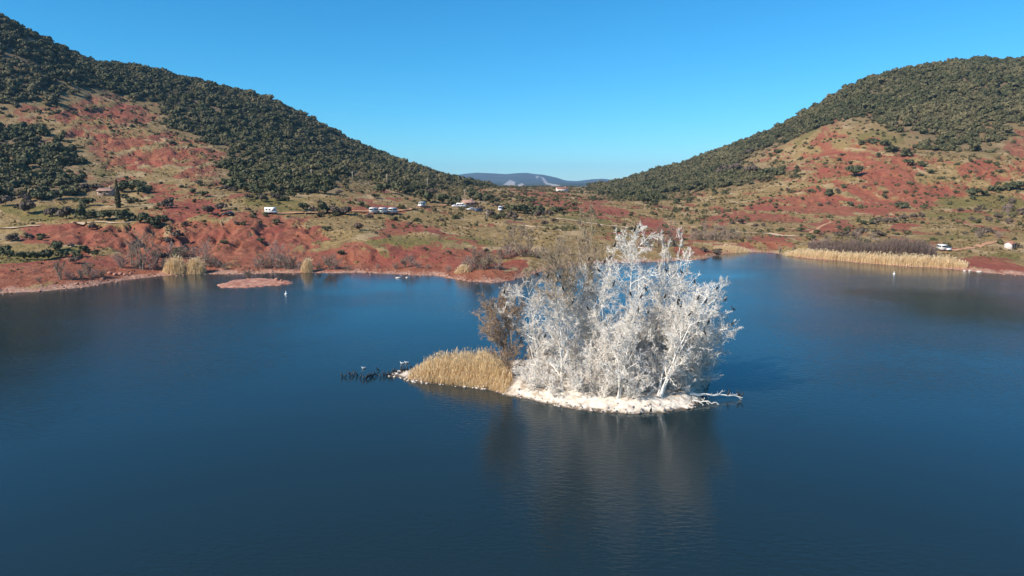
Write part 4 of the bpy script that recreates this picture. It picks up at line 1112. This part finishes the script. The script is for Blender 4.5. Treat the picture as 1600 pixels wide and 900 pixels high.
for i, (x, y, wp, hp, wh_, lab) in enumerate(ROCKS):
    P = hit(x, y); s = px_size(P)
    if 425 < x < 445: P[2] = max(0, float(islet_z(P[0], P[1])))
    o = bpy.data.objects.new("boulder", (RMW if wh_ else RM)[i % (2 if wh_ else 3)]); COL.objects.link(o)
    o.location = (P[0], P[1], P[2] + hp * s * 0.2); o.scale = (wp * s / 2, wp * s / 2.6, hp * s / 1.6); o.rotation_euler = (0, 0, i * 1.3)
    tag(o, lab, "rock", "loose rocks along the shore")

# ---- dirt tracks draped over the ground
M_DIRT = simple_mat("pale_track_dirt", (0.56, 0.42, 0.29), (0.46, 0.33, 0.22), 0.8, 0.95)
M_ODIRT = simple_mat("orange_track_dirt", (0.50, 0.27, 0.15), (0.42, 0.21, 0.12), 0.8, 0.95)
def track(name, pts, wd, mat):
    W = np.array([hit(*q) for q in pts]); L = np.r_[0, np.cumsum(np.hypot(*np.diff(W[:, :2], axis=0).T))]
    t = np.linspace(0, L[-1], max(8, int(L[-1] / 2.0))); C = np.c_[np.interp(t, L, W[:, 0]), np.interp(t, L, W[:, 1])]
    C[:, 1] += (fbm(t / 18, t * 0, 2, 19) - 0.5) * 3
    T = nz(np.gradient(C, axis=0)); Nn = np.c_[-T[:, 1], T[:, 0]]; k = np.linspace(-1, 1, 5)
    ed = wd * (1 + 0.25 * (fbm(t / 5, t * 0, 3, 20) - 0.5)); V = C[:, None] + Nn[:, None] * (k[None, :, None] * ed[:, None, None] / 2)
    z = terr_z(V[..., 0], V[..., 1]); z = np.maximum(z, z.mean(1, keepdims=True)) + 0.10
    o = mesh_obj(name, np.dstack([V, z]).reshape(-1, 3), grid_faces(len(t), 5), mat, smooth=True); tag(o, kind="structure")
    if o.data.polygons[0].normal.z < 0: o.data.flip_normals()
track("dirt_track", [(-60,358),(0,357),(30,356),(60,353.5)], 3.2, M_DIRT)
track("dirt_track", [(112,348.5),(140,348),(170,347.5),(205,347)], 2.6, M_DIRT)
track("dirt_track", [(396,333),(430,333.5),(455,333),(475,332),(520,331.5),(570,331),(620,330),(640,327),(662,322),(700,320)], 3.6, M_ODIRT)
track("dirt_track", [(868,342),(900,345),(930,349.5),(958,353.5),(990,357)], 3.0, M_DIRT)
track("dirt_track", [(1150,362.5),(1200,365),(1260,369),(1310,371.5),(1375,374.5)], 3.0, M_DIRT)
track("dirt_track", [(1470,393),(1500,390),(1530,385),(1565,379)], 2.6, M_ODIRT)
track("dirt_track", [(1300,343),(1297,348),(1280,356),(1266,364)], 1.6, M_ODIRT)
track("dirt_track", [(820,352),(860,357),(900,363)], 1.8, M_DIRT)
# ------------------------------------------------------------------ vehicles, buildings, poles
M_WPAINT = simple_mat("white_paint", (0.80, 0.80, 0.80), (0.74, 0.74, 0.73), 2.0, 0.35, 0.5)
M_GLASS = simple_mat("dark_glass", (0.02, 0.025, 0.03), (0.03, 0.035, 0.04), 2.0, 0.08, 0.6)
M_TYRE = simple_mat("tyre_rubber", (0.02, 0.02, 0.02), (0.03, 0.03, 0.03), 6.0, 0.9)
M_RIM = simple_mat("wheel_rim", (0.35, 0.35, 0.36), (0.28, 0.28, 0.29), 6.0, 0.4, 0.5, 0.6)
M_DPAINT = simple_mat("black_paint", (0.02, 0.018, 0.018), (0.03, 0.025, 0.025), 2.0, 0.3, 0.5)
M_BPAINT = simple_mat("blue_paint", (0.03, 0.07, 0.16), (0.04, 0.08, 0.17), 2.0, 0.3, 0.5)
M_LAMP = simple_mat("lamp_lens", (0.6, 0.6, 0.55), (0.5, 0.5, 0.45), 3.0, 0.2, 0.5)
M_RLAMP = simple_mat("red_lens", (0.35, 0.02, 0.02), (0.3, 0.02, 0.02), 3.0, 0.2, 0.5)
M_STRIPE = simple_mat("grey_trim", (0.12, 0.12, 0.13), (0.15, 0.15, 0.16), 3.0, 0.6)

def vehicle(name, P, rz, prof, width, wheels, wr, glass, paint, label, group, cat, sc=1.0):
    """prof: side outline in (x forward, z); glass: list of (outline on the side | 'front'/'rear' quads)"""
    e = empty(name, P, rz); w2 = width / 2; e.scale = (sc, sc, sc)
    q = MB(); q.prism(prof, -w2, w2); q.build("body", paint, e)
    for poly in glass['side']:
        for s in (-1, 1):
            g = MB(); g.prism(poly, s * w2 - 0.012, s * w2 + 0.012); g.build("side_window", M_GLASS, e)
    for nm, (a, b_) in glass['ends'].items():
        a = np.array(a, float); b_ = np.array(b_, float); d = b_ - a; nrm = np.array([-d[1], d[0]]) / np.hypot(*d) * 0.015
        g = MB(); g.prism([a - nrm, b_ - nrm, b_ + nrm, a + nrm], -w2 * 0.86, w2 * 0.86); g.build(nm, M_GLASS, e)
    for wx in wheels:
        for s in (-1, 1):
            g = MB(); g.cyl((wx, s * (w2 - 0.08), wr), wr, (0, 1, 0), 0.22, 16); wo_ = g.build("wheel", M_TYRE, e)
            g = MB(); g.cyl((wx, s * (w2 + 0.035), wr), wr * 0.6, (0, 1, 0), 0.03, 12); g.build("rim", M_RIM, wo_)
    x1 = max(p[0] for p in prof); x0 = min(p[0] for p in prof)
    for s in (-1, 1):
        g = MB(); g.box(x1 - 0.03, x1 + 0.02, s * w2 * 0.72 - 0.14, s * w2 * 0.72 + 0.14, 0.62, 0.80); g.build("headlight", M_LAMP, e)
        g = MB(); g.box(x0 - 0.02, x0 + 0.03, s * w2 * 0.84 - 0.07, s * w2 * 0.84 + 0.07, 0.70, 1.0); g.build("tail_light", M_RLAMP, e)
    g = MB(); g.box(x1 - 0.06, x1 + 0.05, -w2 * 0.95, w2 * 0.95, 0.30, 0.48); g.build("bumper", M_STRIPE, e)
    tag(e, label, cat, group)
    return e
VAN = [(-2.7, .35), (2.5, .35), (2.62, .7), (2.5, 1.05), (1.75, 1.25), (1.15, 2.25), (.9, 2.42), (-2.55, 2.45), (-2.7, 2.25)]
VANG = dict(side=[[(1.62, 1.28), (1.1, 2.08), (.45, 2.08), (.45, 1.28)], [(.3, 1.35), (.3, 2.05), (-.9, 2.05), (-.9, 1.35)], [(-1.05, 1.35), (-1.05, 2.05), (-2.35, 2.05), (-2.35, 1.35)]],
            ends=dict(windscreen=((1.72, 1.31), (1.18, 2.2)), rear_window=((-2.7, 1.4), (-2.7, 2.1))))
CAMPER = [(-3.0, .4), (2.6, .4), (2.75, .75), (2.6, 1.1), (2.0, 1.3), (1.65, 1.95), (2.2, 2.15), (2.3, 2.85), (2.1, 3.0), (-2.9, 3.0), (-3.0, 2.85)]
CAMG = dict(side=[[(1.85, 1.3), (1.55, 1.9), (.95, 1.9), (.95, 1.3)], [(.4, 1.6), (.4, 2.25), (-.7, 2.25), (-.7, 1.6)], [(-1.3, 1.6), (-1.3, 2.25), (-2.3, 2.25), (-2.3, 1.6)]],
            ends=dict(windscreen=((1.98, 1.36), (1.68, 1.92)), rear_window=((-3.0, 1.7), (-3.0, 2.4))))
CAR = [(-2.1, .35), (2.05, .35), (2.15, .6), (2.0, .88), (1.0, .98), (.35, 1.42), (-1.1, 1.48), (-1.85, 1.02), (-2.12, .95)]
CARG = dict(side=[[(.85, 1.0), (.3, 1.36), (-.3, 1.39), (-.3, 1.0)], [(-.4, 1.0), (-.4, 1.39), (-1.05, 1.40), (-1.55, 1.02)]], ends=dict(windscreen=((.97, 1.02), (.4, 1.39)), rear_window=((-1.8, 1.06), (-1.17, 1.44))))
VG = "vehicles parked above the lake"
def park(x, y): return hit(x, y) + np.array([0, 0, 0.12])
vehicle("camper_van", park(424,334), math.radians(-12), CAMPER, 2.2, (-1.7, 1.75), .36, CAMG, M_WPAINT, "white camper van parked above the red bluff", VG, "van", 0.8)
for i, (x, lab) in enumerate([(585, "white van leftmost of three parked in a row"), (600, "white van in the middle of three parked in a row"), (615, "white van rightmost of three parked in a row")]):
    vehicle("van", park(x, 333.5), math.radians(72), VAN, 2.0, (-1.6, 1.65), .34, VANG, M_WPAINT, lab, VG, "van")
vehicle("van", park(659,323.5), math.radians(-105), VAN, 2.0, (-1.6, 1.65), .34, VANG, M_WPAINT, "single white van at the end of the orange track", VG, "van")
vehicle("car", park(356,337), math.radians(170), CAR, 1.8, (-1.3, 1.3), .32, CARG, M_DPAINT, "black car parked alone left of the camper van", VG, "car")
vehicle("car", park(712,324), math.radians(5), CAR, 1.8, (-1.3, 1.3), .32, CARG, M_WPAINT, "white car leftmost of those by the stone house", VG, "car")
vehicle("van", park(721,324.5), math.radians(-10), VAN, 2.0, (-1.6, 1.65), .34, VANG, M_WPAINT, "white van beside a white car near the stone house", VG, "van")
vehicle("car", park(736,329), math.radians(200), CAR, 1.8, (-1.3, 1.3), .32, CARG, M_WPAINT, "white car parked under the shrubs right of the stone house", VG, "car")
vehicle("car", park(748,331), math.radians(15), CAR, 1.8, (-1.3, 1.3), .32, CARG, M_BPAINT, "blue car parked under the shrubs right of the stone house", VG, "car")
vehicle("van", park(782,330), math.radians(-95), VAN, 2.0, (-1.6, 1.65), .34, VANG, M_WPAINT, "white van half hidden by green trees in the valley gap", VG, "van")
vehicle("van", park(1470,391.5), math.radians(82), VAN, 2.0, (-1.6, 1.65), .34, VANG, M_WPAINT, "small white van at the right end of the osier thicket", VG, "van", 0.8)
vehicle("car", park(1480,392), math.radians(75), CAR, 1.8, (-1.3, 1.3), .32, CARG, M_WPAINT, "white car beside the small van near the osier thicket", VG, "car", 0.8)

# ---- houses: walls of coursed stone, tiled roof, door, shutters
M_WALL = simple_mat("rubble_wall", (0.42, 0.32, 0.25), (0.32, 0.22, 0.17), 1.2, 0.95)
M_WWALL = simple_mat("limewashed_wall", (0.72, 0.66, 0.62), (0.60, 0.52, 0.48), 1.2, 0.95)
M_TILE = simple_mat("clay_tiles", (0.42, 0.20, 0.15), (0.34, 0.15, 0.11), 2.0, 0.9)
M_PTILE = simple_mat("pink_clay_tiles", (0.52, 0.33, 0.26), (0.44, 0.26, 0.20), 2.0, 0.9)
M_WOOD = simple_mat("weathered_wood", (0.10, 0.07, 0.05), (0.16, 0.12, 0.09), 3.0, 0.9)
def house(name, P, rz, L, Wd, H_, ridge, wall, tile, label, chimney=True, wins=3, cat="house"):
    e = empty(name, P, rz)
    q = MB(); q.prism([(-Wd / 2, -0.6), (Wd / 2, -0.6), (Wd / 2, H_), (0, H_ + ridge), (-Wd / 2, H_)], -L / 2, L / 2); q.build("wall", wall, e)
    for s in (-1, 1):
        q = MB(); a = np.array([s * (Wd / 2 + 0.3), H_ - 0.3 * ridge / (Wd / 2) + 0.05]); b_ = np.array([0, H_ + ridge + 0.05])
        q.prism([a, b_, b_ + [0, .16], a + [0, .16]], -L / 2 - 0.3, L / 2 + 0.3); rf = q.build("roof", tile, e)
        n = int((L + .6) / 0.55)
        for i in range(n):      # barrel-tile ribs
            y = -L / 2 - 0.3 + (i + .5) * (L + .6) / n
            rb = MB(); rb.prism([a + [0, .16], b_ + [0, .16], b_ + [0, .25], a + [0, .25]], y - .12, y + .12); rb.build("tile_row", tile, rf)
        if s == 1 and chimney:
            q = MB(); q.box(0.6, 1.2, L * 0.25, L * 0.25 + .6, H_ + ridge * 0.3, H_ + ridge + 0.9); q.build("chimney", wall, rf)
    for i in range(wins):
        y = -L / 2 + (i + 1) * L / (wins + 1)
        for s in (-1, 1):
            q = MB(); x = s * Wd / 2
            if i == wins // 2 and s == 1:
                q.box(x - .02, x + .04, y - .5, y + .5, 0, 2.0); d = q.build("door", M_WOOD, e); g = MB(); g.box(x + .04, x + .1, y + .3, y + .38, .95, 1.05); g.build("handle", M_RIM, d)
            else:
                q.box(x - .02, x + .03, y - .45, y + .45, 0.9, 1.9); d = q.build("window", M_GLASS, e)
                g = MB(); g.box(x - .03, x + .09, y - .6, y + .6, 0.78, 0.88); g.build("sill", M_WWALL, d)
                for k in (-1, 1):
                    g = MB(); c = y + k * .72; g.box(x - .01, x + .06, c - .25, c + .25, 0.9, 1.9); g.build("shutter", M_WOOD, d)
    tag(e, label, cat)
P = hit(168, 305); house("farmhouse", P, math.radians(-90), 6.5, 5.0, 2.0, 1.1, M_WALL, M_PTILE, "low farmhouse with red tiled roof beside the cypress")
P = hit(731, 322); house("stone_house", P, math.radians(-60), 6.5, 5.5, 2.0, 1.5, M_WALL, M_PTILE, "small stone house with steep pink roof in the valley gap", True, 2)
P = hit(1577, 388); house("stone_hut", P, math.radians(-60), 2.4, 2.2, 1.6, 0.6, M_WWALL, M_TILE, "small pale hut above the right shore", False, 1, "hut")
P = hit(878, 300); house("white_house", P, math.radians(-80), 12, 7, 3.5, 1.5, M_WWALL, M_TILE, "far white house at the back of the valley gap", True, 3)

# ---- poles
M_POLE = simple_mat("weathered_pole", (0.32, 0.27, 0.21), (0.24, 0.20, 0.16), 2.0, 0.9)
for i, (x, y, yt, lab) in enumerate([(487,281,265,"wooden utility pole leftmost on the wooded left slope"),(551,285,268,"wooden utility pole second from the left on the wooded slope"),(605,289,272,"wooden utility pole third from the left at the wood's edge"),(668,296,279,"wooden utility pole at the thin end of the left wood"),(726,313,297,"pale pole standing behind the pink roofed stone house"),(761,345,329,"pale wooden pole on the meadow below the parked cars")]):
    P = hit(x, y); s = px_size(P); h_ = (y - yt) * s; e = empty("utility_pole", P)
    q = MB(); q.cyl((0, 0, h_ / 2 - 0.3), 0.16 + 0.0002 * P[1], (0, 0, 1), h_ + 0.6, 10); q.build("post", M_POLE, e)
    q = MB(); q.box(-0.9, 0.9, -.06, .06, h_ - 0.7, h_ - 0.55); q.build("crossarm", M_POLE, e)
    for k in (-.8, 0, .8):
        g = MB(); g.cyl((k, 0, h_ - 0.45 if k else h_ + .1), .06, (0, 0, 1), .2, 8); g.build("insulator", M_WPAINT, e)
    tag(e, lab, "pole", "utility poles")

# ---- buoys
M_BUOY = simple_mat("buoy_white", (0.8, 0.8, 0.78), (0.7, 0.7, 0.68), 2.0, 0.5)
for x, y, lab in ((447,460,"small white buoy floating off the red islet"),(1397,428.5,"small white buoy floating off the right reed bed")):
    p = lakept(x, y); e = empty("buoy", (p[0], p[1], 0))
    v, f = [], []
    prof = [(0.0, -.3), (.3, -.25), (.42, 0), (.40, .25), (.25, .45), (.10, .52), (.08, .85), (.14, .9), (.14, 1.05), (0.0, 1.1)]
    for (r_, z_) in prof:
        for k in range(12): v.append((r_ * math.cos(k * math.pi / 6), r_ * math.sin(k * math.pi / 6), z_))
    for j in range(len(prof) - 1):
        for k in range(12): f.append((j * 12 + k, j * 12 + (k + 1) % 12, (j + 1) * 12 + (k + 1) % 12, (j + 1) * 12 + k))
    mesh_obj("float", np.array(v), np.array(f), M_BUOY, e, True)
    q = MB(); q.cyl((0, 0, -.28), .45, (0, 0, 1), .06, 12); q.build("collar", M_STRIPE, e)
    e.scale = (0.7, 0.7, 0.7); tag(e, lab, "buoy", "white buoys on the lake")

# ------------------------------------------------------------------ birds
M_BIRD = simple_mat("cormorant_plumage", (0.012, 0.012, 0.013), (0.03, 0.028, 0.025), 5.0, 0.5, 0.4)
M_BEAK = simple_mat("cormorant_beak", (0.30, 0.24, 0.10), (0.22, 0.18, 0.10), 8.0, 0.5)
M_GULL = simple_mat("gull_plumage", (0.80, 0.80, 0.80), (0.70, 0.71, 0.72), 3.0, 0.7)
M_GWING = simple_mat("gull_wing_grey", (0.35, 0.37, 0.40), (0.28, 0.30, 0.33), 3.0, 0.7)
def loft(sp, k=9, flat=1.0):
    """one continuous skin round a spine of (x, z, half width, half depth)"""
    sp = np.array(sp, float); P = np.c_[sp[:, 0], 0 * sp[:, 0], sp[:, 1]]; T = nz(np.gradient(P, axis=0)); Nn = np.c_[-T[:, 2], 0 * T[:, 0], T[:, 0]]
    a = np.arange(k) * 2 * math.pi / k
    V = P[:, None] + Nn[:, None] * (np.cos(a)[None, :, None] * sp[:, 3][:, None, None]) + np.array([0, 1.0, 0]) * (np.sin(a)[None, :, None] * sp[:, 2][:, None, None])
    F = [(j * k + i, j * k + (i + 1) % k, (j + 1) * k + (i + 1) % k, (j + 1) * k + i) for j in range(len(sp) - 1) for i in range(k)]
    return V.reshape(-1, 3), np.array(F)
def bird_mesh(spine, legs, wings=None, mat=M_BIRD):
    V, F = loft(spine); Vs, Fs, off = [V], [F], len(V)
    for p0, p1 in legs:
        P = np.array([[p0, (np.array(p0) + p1) / 2, p1, np.array(p1) + [0.07, 0, 0.005]]], float); R = np.array([[.028, .02, .014, .02]])
        v, f = tubes(P, R, 5); Vs.append(v); Fs.append(f + off); off += len(v)
    for w_ in wings or []:
        w_ = np.array(w_, float); n = len(w_) // 2
        v = np.vstack([w_, w_ - [0.025, 0, 0]]); Vs.append(v)
        f = []
        for i in range(n - 1):
            a, b_, c, d = 2 * i, 2 * i + 1, 2 * i + 3, 2 * i + 2; m_ = 2 * n
            f += [(a, b_, c, d), (a + m_, d + m_, c + m_, b_ + m_), (a, d, d + m_, a + m_), (b_, b_ + m_, c + m_, c)]
        Fs.append(np.array(f) + off); off += len(v)
    me = bpy.data.meshes.new("cormorant"); me_fill(me, np.vstack(Vs), np.vstack(Fs), True); me.materials.append(mat); return me
LEGS = [((-.03, .055, .20), (-.02, .06, 0.0)), ((-.03, -.055, .20), (-.02, -.06, 0.0))]
B_UP = bird_mesh([(-.30, -.06, .03, .008), (-.25, .02, .06, .02), (-.17, .13, .09, .06), (-.09, .25, .12, .11), (-.01, .40, .125, .125), (.05, .53, .09, .09), (.065, .61, .05, .055), (.045, .68, .036, .04), (.03, .75, .034, .038), (.045, .80, .038, .042), (.085, .825, .04, .036), (.12, .822, .025, .02), (.14, .82, .006, .006)], LEGS)
B_LEAN = bird_mesh([(-.42, .10, .03, .008), (-.34, .14, .06, .02), (-.22, .20, .09, .06), (-.10, .28, .12, .10), (.04, .38, .12, .115), (.14, .46, .085, .08), (.18, .54, .045, .05), (.17, .61, .036, .038), (.17, .68, .035, .036), (.20, .72, .038, .04), (.24, .735, .038, .034), (.275, .73, .022, .018), (.29, .728, .006, .006)], LEGS)
WING = [(.02, .10, .50), (-.04, .10, .34), (.03, .32, .58), (-.05, .32, .30), (.05, .52, .60), (-.06, .52, .26), (.04, .72, .50), (-.06, .72, .22), (.0, .86, .36), (-.05, .84, .2)]
B_WING = bird_mesh([(-.30, -.04, .03, .008), (-.25, .03, .06, .02), (-.17, .14, .09, .06), (-.09, .25, .12, .11), (-.01, .40, .125, .125), (.05, .53, .09, .09), (.07, .61, .05, .055), (.06, .68, .036, .04), (.06, .74, .034, .038), (.09, .78, .038, .042), (.13, .79, .04, .036), (.165, .785, .025, .02), (.185, .78, .006, .006)], LEGS, [WING, [(x, -y, z) for x, y, z in WING]])
BK = {}
for nm, (x, z) in dict(u=(.14, .82), l=(.29, .728), w=(.185, .78)).items():
    v, f = loft([(x - .02, z + .002, .016, .014), (x + .03, z - .002, .011, .010), (x + .07, z - .006, .007, .007), (x + .085, z - .02, .002, .003)], 6)
    me = bpy.data.meshes.new("beak"); me_fill(me, v, f, True); me.materials.append(M_BEAK); BK[nm] = me
BM = dict(u=B_UP, l=B_LEAN, w=B_WING)
def cormorant(P, rz, kind, label, group, s=0.86):
    o = bpy.data.objects.new("cormorant", BM[kind]); COL.objects.link(o); o.location = tuple(float(c) for c in P); o.rotation_euler = (0, 0, rz); o.scale = (s, s, s)
    c_ = bpy.data.objects.new("beak", BK[kind]); COL.objects.link(c_); c_.parent = o
    tag(o, label, "bird", group); return o
TB = [(989,357),(1083,363),(961,384),(957,400),(943,406),(923,401),(936,425),(956,444),(1042,422),(1063,422),(1082,437),(1123,448),(1007,448),(1003,460),(1036,463),(1058,466),(1061,472),(1066,481),(1016,486),(995,486),(1079,491),(1091,465),(1105,467),(1140,468),(1149,483),(918,483),(984,458),(842,430),(875,432),(856,433),(897,469),(852,520),(972,530),(790,456),(1145,502),(1106,504),(1093,506),(1103,521),(883,451)]
bx_, by_ = project(BR[:, 0], BR[:, 1], BR[:, 2]); bd_ = np.hypot(BR[:, 0], BR[:, 1]); rg = np.random.RandomState(44)
placed = []
for (x, y) in TB:
    d = np.hypot(bx_ - x, by_ - (y + 5)); c = np.where(d < max(4.0, d.min() * 1.15))[0]
    placed.append(BR[c[np.argmin(bd_[c])]])
placed.sort(key=lambda p: p[0] / p[1])
for i, p in enumerate(placed):
    cormorant(p + [0, 0, 0.01], rg.choice([0.3, 2.8, -0.6, 3.5, -1.2]), 'u' if rg.rand() < .6 else 'l', "black cormorant perched in the island trees, %s from the left" % ordinal(i), "cormorants perched in the island trees")
SPB = [(557,588),(599,588),(629,582),(534,589),(540,589.5),(546,587),(550,589),(553,585),(564,591),(568,593.5),(573,592),(577,590.5),(580,589.5),(584,588.5),(587,588),(590,580),(594,589.5),(603,588),(606,586.5),(608,588),(611,588),(613,585),(615,584.5),(618,583),(620,583),(627,581),(632,580),(636,579),(643,578)]
for i, (x, y) in enumerate(sorted(SPB)):
    p = lakept(x, y); z = max(float(island_z(p[0], p[1])), -0.05)
    k = 'w' if i in (5, 9) else ('u' if rg.rand() < .5 else 'l')
    cormorant((p[0], p[1], z), rg.choice([0.2, 2.9, 3.4, -0.4, 2.5]), k, "black cormorant in the flock at the spit's tip, %s from the left" % ordinal(i), "cormorants on the spit")
for i, t_ in enumerate((0.74, 0.92, 0.985)):
    P = L1[0][0][0]; q = t_ * 7; j = int(q); p = P[j] + (P[min(j + 1, 7)] - P[j]) * (q - j)
    cormorant(p + [0, 0, 0.05], (0.4, 2.6, -0.3)[i], 'uul'[i], "black cormorant on the long fallen bough, %s" % ("nearest the island", "between the other two", "at the very tip")[i], "cormorants on the fallen bough")
p = on_island(1017, 645); cormorant((p[0], p[1], max(p[2], 0)), -1.3, 'u', "lone black cormorant at the water's edge before the white ground", "cormorants on the spit")
def gull(P, rz, label):
    e = empty("gull", P, rz)
    v, f = loft([(-.28, .12, .02, .01), (-.2, .12, .06, .04), (-.08, .10, .10, .09), (.06, .10, .10, .10), (.15, .15, .06, .07), (.18, .22, .045, .05), (.22, .27, .045, .045), (.26, .27, .02, .02), (.30, .26, .004, .006)])
    mesh_obj("body", v, f, M_GULL, e, True)
    for s in (-1, 1):
        v, f = loft([(-.33, .15, .008, .01), (-.2, .15, .02, .05), (-.05, .15, .022, .07), (.06, .14, .015, .05), (.1, .13, .004, .01)], 7); v[:, 1] += s * .09
        mesh_obj("wing", v, f, M_GWING, e, True)
    e.scale = (1.0, 1.0, 1.0); tag(e, label, "bird", "white gulls by the spit")
for x, y, lab in ((623,581,"white gull standing among the cormorants on the spit"),(568,576,"white gull swimming alone behind the cormorant flock"),(628,568.5,"white gull swimming behind the spit, left one of a pair"),(635,567.5,"white gull swimming behind the spit, right one of a pair")):
    p = lakept(x, y); gull((p[0], p[1], max(float(island_z(p[0], p[1])), 0) - .02), rg.uniform(-.5, .5) + (math.pi if rg.rand() < .5 else 0), lab)
tris = sum(sum(len(p.vertices) - 2 for p in me.polygons) if len(me.polygons) < 5000 else int(len(me.loops) - 2 * len(me.polygons)) for me in bpy.data.meshes)
print("TRIS", tris)
